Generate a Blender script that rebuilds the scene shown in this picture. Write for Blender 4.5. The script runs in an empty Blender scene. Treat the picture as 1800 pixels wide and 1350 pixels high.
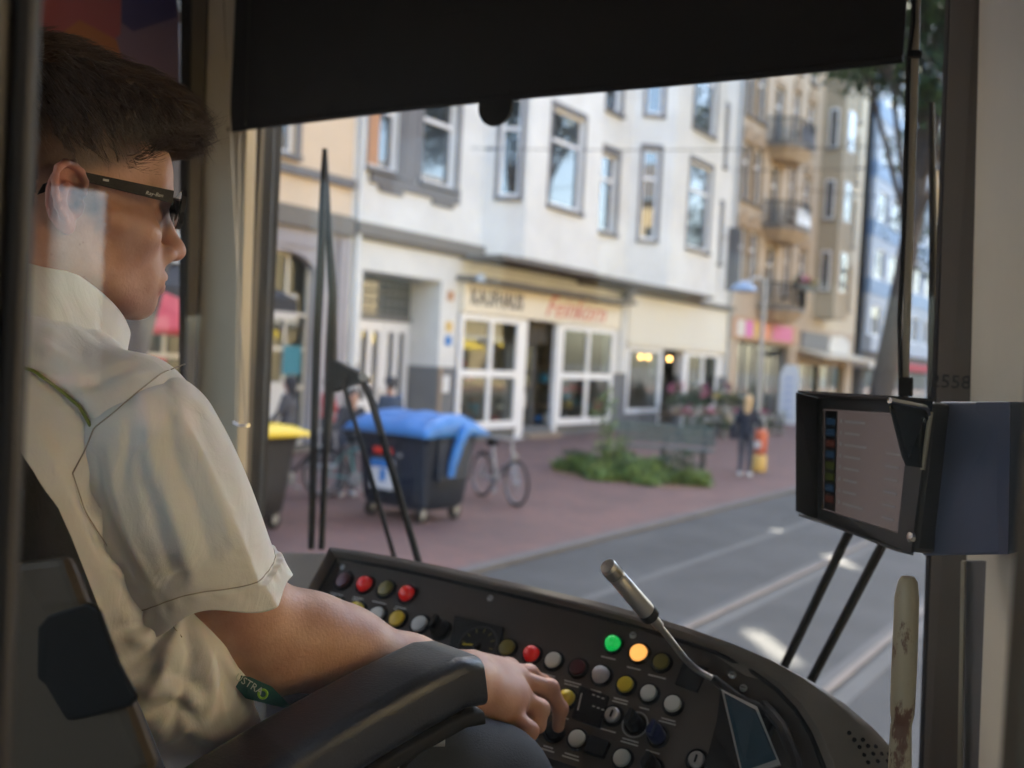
import bpy, math, random
import numpy as np
from mathutils import Vector, Matrix
from mathutils.bvhtree import BVHTree
rnd = random.Random(7); RNG = np.random.default_rng(11)
D = bpy.data; SC = bpy.context.scene; COL = SC.collection
R = math.radians
# ------------------------------------------------------------------ camera
# x = right of travel, y = forward along the rails, z = up from the rail head
FPX = 1750.0; TH = R(33.9); PT = R(-1.54); RO = R(3.03)
_f0 = np.array([-math.sin(TH), math.cos(TH), 0.]); _r0 = np.array([math.cos(TH), math.sin(TH), 0.]); _z = np.array([0, 0, 1.])
FW = math.cos(PT)*_f0 + math.sin(PT)*_z; _up = np.cross(_r0, FW)
UP = math.cos(RO)*_up - math.sin(RO)*_r0; RT = math.cos(RO)*_r0 + math.sin(RO)*_up
EYE = np.array([0, 0, 2.2])
cd = D.cameras.new('camera'); cam = D.objects.new('camera', cd); COL.objects.link(cam); SC.camera = cam
cd.sensor_width = 36; cd.lens = 35; cd.clip_start = 0.02; cd.clip_end = 2000
cd.dof.use_dof = True; cd.dof.focus_distance = 0.95; cd.dof.aperture_fstop = 4.6; cd.dof.aperture_blades = 0
cam.matrix_world = Matrix(((RT[0], UP[0], -FW[0], 0), (RT[1], UP[1], -FW[1], 0), (RT[2], UP[2], -FW[2], 2.2), (0, 0, 0, 1)))
# ------------------------------------------------------------------ daylight
SUN_AZ, SUN_EL = R(40), R(42)          # 40 degrees left of the travel direction
W = D.worlds.new('World'); SC.world = W; W.use_nodes = True
nt = W.node_tree; bg = nt.nodes['Background']; sky = nt.nodes.new('ShaderNodeTexSky')
sky.sky_type = 'NISHITA'; sky.sun_disc = False; sky.sun_elevation = SUN_EL; sky.sun_rotation = -SUN_AZ
sky.air_density = 1.0; sky.dust_density = 2.0; sky.ozone_density = 1.0
nt.links.new(sky.outputs[0], bg.inputs[0]); bg.inputs[1].default_value = 0.115
sd = D.lights.new('sun', 'SUN'); sun = D.objects.new('sun', sd); COL.objects.link(sun)
sd.energy = 5.0; sd.angle = R(0.5); sd.color = (1, .93, .82)
SUNV = Vector((-math.sin(SUN_AZ)*math.cos(SUN_EL), math.cos(SUN_AZ)*math.cos(SUN_EL), math.sin(SUN_EL)))
sun.rotation_euler = SUNV.to_track_quat('Z', 'Y').to_euler()
vs = SC.view_settings; vs.view_transform = 'Standard'; vs.look = 'None'; vs.exposure = 3.35; vs.gamma = 1
try: vs.use_white_balance = True; vs.white_balance_temperature = 6750; vs.white_balance_tint = 10
except Exception: pass
SC.render.engine = 'CYCLES'; cy = SC.cycles
cy.use_denoising = True; cy.max_bounces = 10; cy.diffuse_bounces = 4; cy.glossy_bounces = 4; cy.transparent_max_bounces = 16
cy.transmission_bounces = 6; cy.sample_clamp_indirect = 6; cy.caustics_reflective = False; cy.caustics_refractive = False
cy.use_adaptive_sampling = True; cy.adaptive_threshold = 0.01

def P(x, y, d):   # point d metres along the view axis behind photo pixel x, y: used to measure places out of the photo
    return EYE + d*(FW + RT*((x-900)/FPX) - UP*((y-675)/FPX))
def ray(x, y): return FW + RT*((x-900)/FPX) - UP*((y-675)/FPX)
def onY(x, y, Y): k = ray(x, y); return EYE + k*(Y/k[1])
def onX(x, y, X): k = ray(x, y); return EYE + k*(X/k[0])
PT0 = 1.1
def onP(x, y, up=0.0):   # on the sloping switch panel of the desk
    k = ray(x, y); # the panel slopes through y 1.13, z 1.752
    t = (1.752+up-PT0*1.13-2.2)/(k[2]-PT0*k[1]); return EYE + k*t

# ------------------------------------------------------------------ mesh helpers
def mkmesh(name, v, f, mat=None, smooth=False):
    me = D.meshes.new(name); v = np.asarray(v, dtype=float)
    me.from_pydata(v.tolist(), [], f if isinstance(f, list) else f.tolist())
    if smooth: me.polygons.foreach_set('use_smooth', [True]*len(me.polygons))
    if mat is not None: me.materials.append(mat)
    me.update(); return me
def obj(name, me, parent=None):
    o = D.objects.new(name, me); COL.objects.link(o)
    if parent is not None: o.parent = parent
    return o
ORG = {}
def origin(parent):
    while parent is not None:
        if parent.name in ORG: return ORG[parent.name]
        parent = parent.parent
    return np.zeros(3)
def put(name, v, f, mat, parent=None, smooth=False, **k):
    v = np.asarray(v, float) - origin(parent)
    return tag(obj(name, mkmesh(name, v, f, mat, smooth), parent), **k)
def tag(o, label=None, cat=None, group=None, kind=None):
    if label: o['label'] = label
    if cat: o['category'] = cat
    if group: o['group'] = group
    if kind: o['kind'] = kind
    return o
def thing(name, label, cat, loc=(0, 0, 0), rz=0, group=None):
    o = D.objects.new(name, None); COL.objects.link(o); o.location = loc; o.rotation_euler = (0, 0, rz); o.empty_display_size = .1
    ORG[o.name] = np.array(loc, float)
    return tag(o, label, cat, group)
def proto(name, label, cat, group=None):        # built round 0,0,0 and moved afterwards
    o = thing(name, label, cat, (0, 0, 0), 0, group); return o
def place(o, loc, rz=0): o.location = loc; o.rotation_euler = (0, 0, rz); return o
def copy_tree(o, parent=None, **k):
    c = o.copy(); COL.objects.link(c); c.parent = parent
    for ch in [x for x in o.children]: copy_tree(ch, c)
    for a, b in k.items(): c[a] = b
    return c
class MB:
    def __init__(s): s.v = []; s.f = []
    def add(s, v, f):
        n = len(s.v); s.v += [tuple(map(float, p)) for p in v]; s.f += [tuple(int(i)+n for i in q) for q in f]; return s
    def box(s, lo, hi, bev=0):
        x0, y0, z0 = lo; x1, y1, z1 = hi
        return s.add([(x0,y0,z0),(x1,y0,z0),(x1,y1,z0),(x0,y1,z0),(x0,y0,z1),(x1,y0,z1),(x1,y1,z1),(x0,y1,z1)],
                     [(0,3,2,1),(4,5,6,7),(0,1,5,4),(1,2,6,5),(2,3,7,6),(3,0,4,7)])
    def hexa(s, a, b):   # two quads a (4 pts) and b (4 pts)
        return s.add(list(a)+list(b), [(3,2,1,0),(4,5,6,7),(0,1,5,4),(1,2,6,5),(2,3,7,6),(3,0,4,7)])
    def beam(s, a, b, w, h, up=(0, 0, 1)):
        a = np.array(a, float); b = np.array(b, float); t = b-a; t /= np.linalg.norm(t)
        u = np.array(up, float); sd_ = np.cross(t, u); n = np.linalg.norm(sd_)
        if n < 1e-6: sd_ = np.cross(t, (1, 0, 0)); n = np.linalg.norm(sd_)
        sd_ /= n; u = np.cross(sd_, t); q = [(-1,-1),(1,-1),(1,1),(-1,1)]
        return s.hexa([a+sd_*w/2*i+u*h/2*j for i, j in q], [b+sd_*w/2*i+u*h/2*j for i, j in q])
    def tube(s, pts, r, n=10, cap=True, closed=False):
        pts = [np.array(p, float) for p in pts]; m = len(pts); r = [r]*m if np.isscalar(r) else list(r)
        rings = []; pu = None
        for i, p in enumerate(pts):
            t = (pts[(i+1) % m]-pts[i-1]) if closed else (pts[min(i+1, m-1)]-pts[max(i-1, 0)])
            t = t/(np.linalg.norm(t)+1e-12)
            if pu is None:
                pu = np.cross(t, (0.3, 0.2, 1)); pu /= np.linalg.norm(pu)
            pu = pu - t*np.dot(pu, t); pu /= np.linalg.norm(pu)+1e-12; w = np.cross(t, pu)
            rings.append([p + r[i]*(pu*math.cos(2*math.pi*k/n)+w*math.sin(2*math.pi*k/n)) for k in range(n)])
        v = [q for rg in rings for q in rg]; f = []
        for i in range(m if closed else m-1):
            j = (i+1) % m
            for k in range(n): f.append((i*n+k, i*n+(k+1) % n, j*n+(k+1) % n, j*n+k))
        if cap and not closed: f.append(tuple(range(n-1, -1, -1))); f.append(tuple((m-1)*n+k for k in range(n)))
        return s.add(v, f)
    def cyl(s, a, b, r, r2=None, n=16): return s.tube([a, b], [r, r if r2 is None else r2], n)
    def lathe(s, prof, c, ax=(0, 0, 1), n=24):   # prof: (radius, height)
        c = np.array(c, float); ax = np.array(ax, float); ax /= np.linalg.norm(ax)
        u = np.cross(ax, (0.31, 0.17, 0.93) if abs(ax[2]) < .9 else (1, 0, 0)); u /= np.linalg.norm(u); w = np.cross(ax, u)
        v = [c+ax*h+r*(u*math.cos(2*math.pi*k/n)+w*math.sin(2*math.pi*k/n)) for r, h in prof for k in range(n)]
        f = [(i*n+k, i*n+(k+1) % n, (i+1)*n+(k+1) % n, (i+1)*n+k) for i in range(len(prof)-1) for k in range(n)]
        f.append(tuple(range(n-1, -1, -1))); f.append(tuple((len(prof)-1)*n+k for k in range(n)))
        return s.add(v, f)
    def torus(s, c, ax, r, q, n=28, m=8):
        c = np.array(c, float); ax = np.array(ax, float); ax /= np.linalg.norm(ax)
        u = np.cross(ax, (0.3, 0.2, 0.9)); u /= np.linalg.norm(u); w = np.cross(ax, u)
        return s.tube([c+r*(u*math.cos(2*math.pi*k/n)+w*math.sin(2*math.pi*k/n)) for k in range(n)], q, m, closed=True)
    def prism(s, poly, off):   # polygon of 3-d points extruded by off
        n = len(poly); off = np.array(off, float); a = [np.array(p, float) for p in poly]
        return s.add(a+[p+off for p in a], [tuple(range(n-1, -1, -1)), tuple(range(n, 2*n))]+[(i, (i+1) % n, (i+1) % n+n, i+n) for i in range(n)])
    def loft(s, rings, cap=True, closed=False):
        n = len(rings[0]); v = [p for rg in rings for p in rg]; m = len(rings)
        f = [(i*n+k, i*n+(k+1) % n, (i+1)*n+(k+1) % n, (i+1)*n+k) for i in range(m-1) for k in range(n)]
        if cap: f += [tuple(range(n-1, -1, -1)), tuple((m-1)*n+k for k in range(n))]
        return s.add(v, f)
    def build(s, name, mat, parent=None, smooth=False, bev=0, **k):
        o = put(name, s.v, s.f, mat, parent, smooth, **k)
        if bev:
            b = o.modifiers.new('bevel', 'BEVEL'); b.width = bev; b.segments = 2; b.limit_method = 'ANGLE'; b.angle_limit = R(40)
        if smooth and not bev: auto(o)
        return o
def auto(o, ang=40):
    me = o.data; me.polygons.foreach_set('use_smooth', [True]*len(me.polygons))
    try: me.set_sharp_from_angle(angle=R(ang))
    except Exception: pass
    return o
def rrect(w, h, r, n=4):
    out = []
    for cx, cy, a0 in ((w/2-r, h/2-r, 0), (-w/2+r, h/2-r, 90), (-w/2+r, -h/2+r, 180), (w/2-r, -h/2+r, 270)):
        for i in range(n+1):
            a = R(a0+90*i/n); out.append((cx+r*math.cos(a), cy+r*math.sin(a)))
    return out
def frame(p, t, up):    # orthonormal frame: t, s, u
    t = np.array(t, float); t /= np.linalg.norm(t); s_ = np.cross(t, np.array(up, float)); s_ /= np.linalg.norm(s_); return t, s_, np.cross(s_, t)
def text(s, size, mat, parent, o, tx, up, name, ext=.001, shear=0, sx=1.0, off=0.0, **k):
    cu = D.curves.new('txt', 'FONT'); cu.body = s; cu.size = size; cu.extrude = ext; cu.shear = shear; cu.offset = off
    cu.align_x = 'CENTER'; cu.align_y = 'CENTER'; cu.resolution_u = 2
    t_ = D.objects.new('txt', cu); COL.objects.link(t_); dg = bpy.context.evaluated_depsgraph_get(); dg.update()
    me = D.meshes.new_from_object(t_.evaluated_get(dg)); D.objects.remove(t_); D.curves.remove(cu)
    n = len(me.vertices); a = np.empty(n*3); me.vertices.foreach_get('co', a); a = a.reshape(-1, 3)
    tx = np.array(tx, float)/np.linalg.norm(tx); up = np.array(up, float); up = up-tx*np.dot(up, tx); up /= np.linalg.norm(up); nn = np.cross(tx, up)
    w = np.array(o, float)+a[:, :1]*sx*tx+a[:, 1:2]*up+a[:, 2:]*nn - origin(parent)
    me.vertices.foreach_set('co', w.ravel()); me.materials.clear(); me.materials.append(mat); me.update()
    return tag(obj(name, me, parent), **k)

# ------------------------------------------------------------------ materials
M = {}
def mat(name, col, rough=.6, metal=0, var=0.0, scale=8.0, bump=0.0, bscale=60., spec=.5, emit=None, es=0, col2=None, sss=0, coat=0, stretch=None, sheen=0, thr=None):
    m = D.materials.new(name); m.use_nodes = True; n = m.node_tree.nodes; l = m.node_tree.links; b = n['Principled BSDF']
    c = tuple(col)+(1,); b.inputs['Base Color'].default_value = c; b.inputs['Roughness'].default_value = rough; b.inputs['Metallic'].default_value = metal
    b.inputs['Specular IOR Level'].default_value = spec
    if sss: b.inputs['Subsurface Weight'].default_value = sss; b.inputs['Subsurface Radius'].default_value = (1, .35, .2); b.inputs['Subsurface Scale'].default_value = .006
    if coat: b.inputs['Coat Weight'].default_value = coat; b.inputs['Coat Roughness'].default_value = .15
    if sheen: b.inputs['Sheen Weight'].default_value = sheen
    if emit: b.inputs['Emission Color'].default_value = tuple(emit)+(1,); b.inputs['Emission Strength'].default_value = es
    tc = n.new('ShaderNodeTexCoord'); src = tc.outputs['Object']
    if stretch:
        mp = n.new('ShaderNodeMapping'); l.new(src, mp.inputs[0]); mp.inputs['Scale'].default_value = stretch; src = mp.outputs[0]
    if var or col2:
        t = n.new('ShaderNodeTexNoise'); t.inputs['Scale'].default_value = scale; t.inputs['Detail'].default_value = 6; t.inputs['Roughness'].default_value = .65; l.new(src, t.inputs[0])
        cr = n.new('ShaderNodeValToRGB'); l.new(t.outputs['Fac'], cr.inputs[0]); e = cr.color_ramp.elements
        e[0].position, e[1].position = thr or (.3, .72)
        if col2: e[0].color = tuple(col2)+(1,); e[1].color = c
        else: e[0].color = tuple(x*(1-var) for x in col)+(1,); e[1].color = tuple(min(1, x*(1+var*.6)) for x in col)+(1,)
        l.new(cr.outputs[0], b.inputs['Base Color'])
        mr = n.new('ShaderNodeMapRange'); l.new(t.outputs['Fac'], mr.inputs[0]); mr.inputs[3].default_value = max(0, rough-.1); mr.inputs[4].default_value = min(1, rough+.1); l.new(mr.outputs[0], b.inputs['Roughness'])
    if bump:
        t2 = n.new('ShaderNodeTexNoise'); t2.inputs['Scale'].default_value = bscale; t2.inputs['Detail'].default_value = 4; l.new(src, t2.inputs[0])
        bp = n.new('ShaderNodeBump'); bp.inputs['Strength'].default_value = bump; bp.inputs['Distance'].default_value = .01; l.new(t2.outputs['Fac'], bp.inputs['Height']); l.new(bp.outputs[0], b.inputs['Normal'])
    M[name] = m; return m
def glass(name, tint=(1, 1, 1), ior=1.5, boost=1.0, rough=0.0):
    m = D.materials.new(name); m.use_nodes = True; n = m.node_tree.nodes; l = m.node_tree.links; n.clear()
    o = n.new('ShaderNodeOutputMaterial'); t = n.new('ShaderNodeBsdfTransparent'); g = n.new('ShaderNodeBsdfGlossy'); x = n.new('ShaderNodeMixShader'); fr = n.new('ShaderNodeFresnel')
    t.inputs[0].default_value = tuple(tint)+(1,); g.inputs['Roughness'].default_value = rough; fr.inputs[0].default_value = ior
    ge = n.new('ShaderNodeNewGeometry'); ib = n.new('ShaderNodeMapRange'); ib.inputs[3].default_value = ior; ib.inputs[4].default_value = 1/ior   # same reflection from both sides of a face
    l.new(ge.outputs['Backfacing'], ib.inputs[0]); l.new(ib.outputs[0], fr.inputs[0])
    mm = n.new('ShaderNodeMath'); mm.operation = 'MULTIPLY'; mm.use_clamp = True; mm.inputs[1].default_value = boost
    l.new(fr.outputs[0], mm.inputs[0]); l.new(mm.outputs[0], x.inputs[0]); l.new(t.outputs[0], x.inputs[1]); l.new(g.outputs[0], x.inputs[2]); l.new(x.outputs[0], o.inputs[0])
    M[name] = m; return m
mat('render_white', (.64, .645, .64), .85, var=.13, scale=.9, bump=.15, bscale=30)
mat('peach', (.60, .48, .36), .85, var=.08, scale=.8)
mat('lavender', (.30, .28, .30), .8, var=.1, scale=1.5)
mat('cream_plaster', (.52, .44, .33), .85, var=.08, scale=1)
mat('sand_plaster', (.42, .335, .25), .85, var=.10, scale=.7)
mat('sand_dark', (.33, .27, .19), .85, var=.10, scale=.7)
mat('tan_relief', (.30, .21, .13), .8)
mat('grey_trim', (.145, .145, .155), .75, var=.12, scale=3)
mat('taupe_trim', (.15, .135, .12), .75, var=.12, scale=3)
mat('base_grey', (.135, .14, .15), .8, var=.15, scale=2)
mat('base_tan', (.25, .19, .14), .8)
mat('frame_white', (.74, .74, .76), .4)
mat('frame_cream', (.60, .56, .48), .5)
mat('sign_cream', (.70, .64, .53), .6, var=.05, scale=3)
mat('ink_dark', (.06, .05, .05), .6)
mat('ink_red', (.52, .06, .04), .6)
mat('blue_facade', (.16, .24, .36), .6)
mat('pale_facade', (.36, .39, .44), .7, var=.06)
mat('yellow_plaster', (.50, .40, .24), .85, var=.06, scale=.8)
mat('roof_tile', (.24, .10, .06), .8, var=.25, scale=4)
mat('roof_slate', (.11, .105, .105), .8, var=.2, scale=4)
mat('dark_room', (.03, .03, .03), .9)
mat('room_wall', (.16, .14, .11), .9)
mat('asphalt', (.053, .051, .048), .85, var=.5, scale=.9, bump=.5, bscale=120)
mat('concrete', (.095, .09, .083), .85, var=.2, scale=2)
mat('rail_steel', (.16, .13, .11), .5, metal=.5, var=.3, scale=3)
mat('kerb_stone', (.11, .10, .095), .85, var=.2, scale=3)
mat('black', (.006, .006, .006), .6, spec=.15)
mat('black_fabric', (.006, .0058, .0055), .95, var=.3, scale=12)
mat('black_rubber', (.008, .008, .009), .55, spec=.25)
mat('black_gloss', (.006, .006, .007), .3, spec=.25)
mat('cream_sunlit', (.74, .68, .55), .45, var=.06, scale=6)  # lighter copy of the cream paint, standing for sun on the right panel
mat('cream_paint', (.42, .36, .265), .45, var=.08, scale=6, bump=.05, bscale=300)
mat('brown_panel', (.085, .068, .05), .5, var=.1, scale=9)
mat('console_panel', (.078, .063, .053), .62, var=.12, scale=14, bump=.08, bscale=500, spec=.15)
mat('console_cowl', (.145, .122, .10), .55, spec=.3, var=.16, scale=10, bump=.12, bscale=420)
mat('legend', (.58, .56, .52), .7)
mat('chrome', (.65, .63, .6), .22, metal=1)
mat('brushed', (.50, .48, .46), .38, metal=.75, var=.1, scale=40)
mat('btn_red', (.55, .012, .012), .25, coat=.5, emit=(1, .02, .01), es=.012)
mat('btn_darkred', (.07, .006, .008), .3)
mat('btn_olive', (.16, .13, .012), .35)
mat('btn_yellow', (.55, .42, .01), .35)
mat('btn_amber', (.62, .40, .01), .35)
mat('btn_white', (.50, .50, .46), .4)
mat('btn_violet', (.42, .42, .46), .4)
mat('btn_blue', (.008, .014, .06), .3)
mat('btn_green', (.005, .16, .03), .25, emit=(.0, .75, .12), es=.05)
mat('btn_lit', (.7, .35, .08), .4, emit=(1, .42, .10), es=.13)
mat('leather', (.009, .011, .017), .36, spec=.35, var=.2, scale=40, bump=.10, bscale=420)
mat('seat_fabric', (.012, .012, .014), .9, bump=.3, bscale=400)
mat('seat_shell', (.062, .047, .033), .6, spec=.2, var=.1, scale=7)
mat('bluegrey', (.10, .12, .185), .42, metal=.25, var=.12, scale=6)
mat('monitor', (.048, .045, .044), .4, bump=.05, bscale=600)
mat('handle_wear', (.40, .33, .22), .42, col2=(.13, .055, .03), scale=40, stretch=(1, 1, .45), thr=(.41, .47), bump=.15, bscale=80)
mat('hair', (.040, .022, .013), .5, spec=.3); mat('hair_strand', (.050, .027, .016), .36, spec=.7, var=.6, scale=120)
mat('trouser', (.016, .022, .032), .85, var=.2, scale=20, bump=.2, bscale=500)
mat('badge_green', (.012, .085, .085), .5); mat('badge_print', (.55, .6, .6), .5); mat('badge_leaf', (.25, .5, .05), .5)
mat('piping_green', (.16, .20, .04), .6)
mat('seam', (.30, .27, .24), .9)
mat('lens', (.006, .007, .008), .08); mat('glasses_frame', (.010, .009, .009), .5, spec=.2); mat('silver_print', (.5, .5, .48), .4)
mat('bin_navy', (.010, .018, .034), .5, var=.15, scale=5)
mat('bin_blue', (.018, .15, .42), .45, var=.25, scale=6)
mat('bin_yellow', (.72, .52, .03), .45, var=.08, scale=5)
mat('bin_dark', (.022, .022, .024), .55, var=.15, scale=5)
mat('sticker_red', (.65, .03, .01), .5); mat('sticker_white', (.6, .62, .65), .5); mat('sticker_blue', (.01, .17, .5), .5)
mat('zinc', (.33, .34, .35), .5, metal=.5)
mat('teal', (.10, .30, .28), .5)
mat('bark', (.06, .05, .045), .9, var=.3, scale=6)
mat('grass', (.19, .27, .07), .7, var=.5, scale=2)
mat('leaf', (.045, .085, .025), .6, var=.5, scale=3); mat('leaf_dark', (.02, .05, .022), .6, var=.4, scale=3)
mat('flower_pink', (.55, .12, .25), .6); mat('flower_white', (.6, .58, .55), .6); mat('flower_yellow', (.6, .4, .05), .6)
mat('pot', (.22, .20, .18), .8); mat('wood', (.16, .08, .035), .7)
mat('bench_wood', (.085, .115, .105), .7, var=.2, scale=6)
mat('red_cloth', (.42, .035, .05), .8, var=.15, scale=5); mat('dark_cloth', (.03, .03, .035), .85)
mat('jacket_navy', (.014, .018, .032), .85); mat('jacket_blue', (.012, .03, .065), .8); mat('sleeve_pale', (.35, .42, .62), .8)
mat('grey_cloth', (.07, .07, .08), .85); mat('jeans', (.05, .055, .075), .85); mat('blond', (.50, .34, .18), .7); mat('shoe_white', (.6, .6, .6), .6)
mat('skin_far', (.42, .22, .15), .6); mat('shirt_red', (.35, .03, .04), .8)
mat('orange', (.65, .16, .05), .5); mat('orange_deep', (.5, .11, .05), .5); mat('poster_orange', (.42, .22, .12), .6); mat('poster_pink', (.6, .15, .4), .6); mat('poster_yellow', (.6, .4, .12), .6)
mat('poster_teal', (.02, .18, .25), .6); mat('poster_white', (.55, .53, .5), .6)
mat('lamp_cap', (.24, .32, .44), .35); mat('bulb', (.8, .5, .2), .4, emit=(1, .5, .15), es=2)
mat('screen', (.05, .045, .045), .28, emit=(.6, .45, .43), es=.012); mat('screen_dark', (.015, .014, .015), .3)
mat('screen_line', (.13, .13, .13), .5, emit=(.7, .7, .75), es=.008); mat('icon_blue', (.02, .03, .042), .4, emit=(.1, .3, .6), es=.004); mat('icon_red', (.045, .022, .018), .4, emit=(.8, .15, .05), es=.003); mat('icon_green', (.03, .04, .012), .4, emit=(.4, .5, .05), es=.003)
mat('screen_teal', (.008, .016, .022), .2, spec=.25, var=.5, scale=30, emit=(.1, .25, .35), es=.003)
mat('visor_smoke', (.035, .042, .048), .2)
mat('interior_panel', (.56, .55, .54), .6); mat('interior_grey', (.12, .12, .12), .6); mat('floor_dark', (.03, .03, .03), .8)
mat('sheet_purple', (.16, .11, .22), .5); mat('sheet_red', (.30, .07, .10), .5); mat('sheet_blue', (.04, .035, .16), .5); mat('sheet_orange', (.34, .12, .05), .5)
mat('number', (.022, .02, .018), .6)
glass('glass_clear', (.97, .98, .98), 1.45, .22)
glass('glass_partition', (.97, .98, .98), 1.5, .5)
glass('glass_shop', (.80, .84, .82), 1.5, .8)
def window_glass():
    m = mat('window_glass', (.035, .04, .045), .03, spec=1.0); n = m.node_tree.nodes; b = n['Principled BSDF']; b.inputs['IOR'].default_value = 1.75
    g = n.new('ShaderNodeBsdfGlossy'); g.inputs['Roughness'].default_value = .02
window_glass()
# brick pavers
def pavers():
    m = D.materials.new('red_pavers'); m.use_nodes = True; n = m.node_tree.nodes; l = m.node_tree.links; b = n['Principled BSDF']
    tc = n.new('ShaderNodeTexCoord'); br = n.new('ShaderNodeTexBrick'); l.new(tc.outputs['Object'], br.inputs[0]); br.inputs['Scale'].default_value = 1
    br.inputs['Brick Width'].default_value = .2; br.inputs['Row Height'].default_value = .1; br.inputs['Mortar Size'].default_value = .004
    br.inputs['Color1'].default_value = (.165, .075, .058, 1); br.inputs['Color2'].default_value = (.115, .058, .048, 1); br.inputs['Mortar'].default_value = (.09, .08, .07, 1)
    t = n.new('ShaderNodeTexNoise'); t.inputs['Scale'].default_value = .8; t.inputs['Detail'].default_value = 8; l.new(tc.outputs['Object'], t.inputs[0])
    mx = n.new('ShaderNodeMix'); mx.data_type = 'RGBA'; mx.blend_type = 'MULTIPLY'; mx.inputs[0].default_value = .8
    cr = n.new('ShaderNodeValToRGB'); cr.color_ramp.elements[0].position = .3; cr.color_ramp.elements[0].color = (.7, .72, .75, 1); cr.color_ramp.elements[1].position = .7; cr.color_ramp.elements[1].color = (1.15, 1.1, 1.1, 1)
    l.new(t.outputs['Fac'], cr.inputs[0]); l.new(br.outputs['Color'], mx.inputs[6]); l.new(cr.outputs[0], mx.inputs[7]); l.new(mx.outputs[2], b.inputs['Base Color'])
    bp = n.new('ShaderNodeBump'); bp.inputs['Strength'].default_value = .5; bp.inputs['Distance'].default_value = .004; bp.invert = True; l.new(br.outputs['Fac'], bp.inputs['Height']); l.new(bp.outputs[0], b.inputs['Normal'])
    b.inputs['Roughness'].default_value = .8; M['red_pavers'] = m
pavers()
def shirt_mat():
    m = mat('shirt', (.70, .69, .71), .85, var=.05, scale=9, sheen=.2); n = m.node_tree.nodes; l = m.node_tree.links; b = n['Principled BSDF']
    tc = n.new('ShaderNodeTexCoord'); w1 = n.new('ShaderNodeTexNoise'); w1.inputs['Scale'].default_value = 22; w1.inputs['Detail'].default_value = 5; w1.inputs['Distortion'].default_value = 1.6
    mp = n.new('ShaderNodeMapping'); mp.inputs['Scale'].default_value = (1, 1, .55); l.new(tc.outputs['Object'], mp.inputs[0]); l.new(mp.outputs[0], w1.inputs[0])
    w2 = n.new('ShaderNodeTexNoise'); w2.inputs['Scale'].default_value = 900; l.new(tc.outputs['Object'], w2.inputs[0])
    ad = n.new('ShaderNodeMath'); ad.operation = 'MULTIPLY_ADD'; ad.inputs[1].default_value = .08; l.new(w2.outputs['Fac'], ad.inputs[0]); l.new(w1.outputs['Fac'], ad.inputs[2])
    bp = n.new('ShaderNodeBump'); bp.inputs['Strength'].default_value = .4; bp.inputs['Distance'].default_value = .007; l.new(ad.outputs[0], bp.inputs['Height']); l.new(bp.outputs[0], b.inputs['Normal'])
    b.inputs['Subsurface Weight'].default_value = .15; b.inputs['Subsurface Scale'].default_value = .01
shirt_mat()
def skin_mat():
    m = mat('skin', (.46, .235, .155), .5, sss=.18, spec=.45); n = m.node_tree.nodes; l = m.node_tree.links; b = n['Principled BSDF']
    tc = n.new('ShaderNodeTexCoord'); a = n.new('ShaderNodeAttribute'); a.attribute_name = 'tint'
    t1 = n.new('ShaderNodeTexNoise'); t1.inputs['Scale'].default_value = 22; t1.inputs['Detail'].default_value = 6; l.new(tc.outputs['Object'], t1.inputs[0])
    cr = n.new('ShaderNodeValToRGB'); e = cr.color_ramp.elements; e[0].position = .33; e[0].color = (.38, .185, .125, 1); e[1].position = .68; e[1].color = (.52, .31, .225, 1); l.new(t1.outputs['Fac'], cr.inputs[0])
    v = n.new('ShaderNodeTexVoronoi'); v.inputs['Scale'].default_value = 62; v.inputs['Randomness'].default_value = 1; l.new(tc.outputs['Object'], v.inputs[0])
    fr = n.new('ShaderNodeValToRGB'); fr.color_ramp.elements[0].position = .05; fr.color_ramp.elements[0].color = (.72, .6, .55, 1); fr.color_ramp.elements[1].position = .09; fr.color_ramp.elements[1].color = (1, 1, 1, 1); l.new(v.outputs['Distance'], fr.inputs[0])
    m1 = n.new('ShaderNodeMix'); m1.data_type = 'RGBA'; m1.blend_type = 'MULTIPLY'; m1.inputs[0].default_value = .55; l.new(cr.outputs[0], m1.inputs[6]); l.new(fr.outputs[0], m1.inputs[7])
    m2 = n.new('ShaderNodeMix'); m2.data_type = 'RGBA'; m2.blend_type = 'MULTIPLY'; m2.inputs[0].default_value = 1; l.new(m1.outputs[2], m2.inputs[6]); l.new(a.outputs['Color'], m2.inputs[7])
    l.new(m2.outputs[2], b.inputs['Base Color'])
    t2 = n.new('ShaderNodeTexNoise'); t2.inputs['Scale'].default_value = 300; t2.inputs['Detail'].default_value = 3; l.new(tc.outputs['Object'], t2.inputs[0])
    bp = n.new('ShaderNodeBump'); bp.inputs['Strength'].default_value = .2; bp.inputs['Distance'].default_value = .002; l.new(t2.outputs['Fac'], bp.inputs['Height']); l.new(bp.outputs[0], b.inputs['Normal'])
skin_mat()

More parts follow.
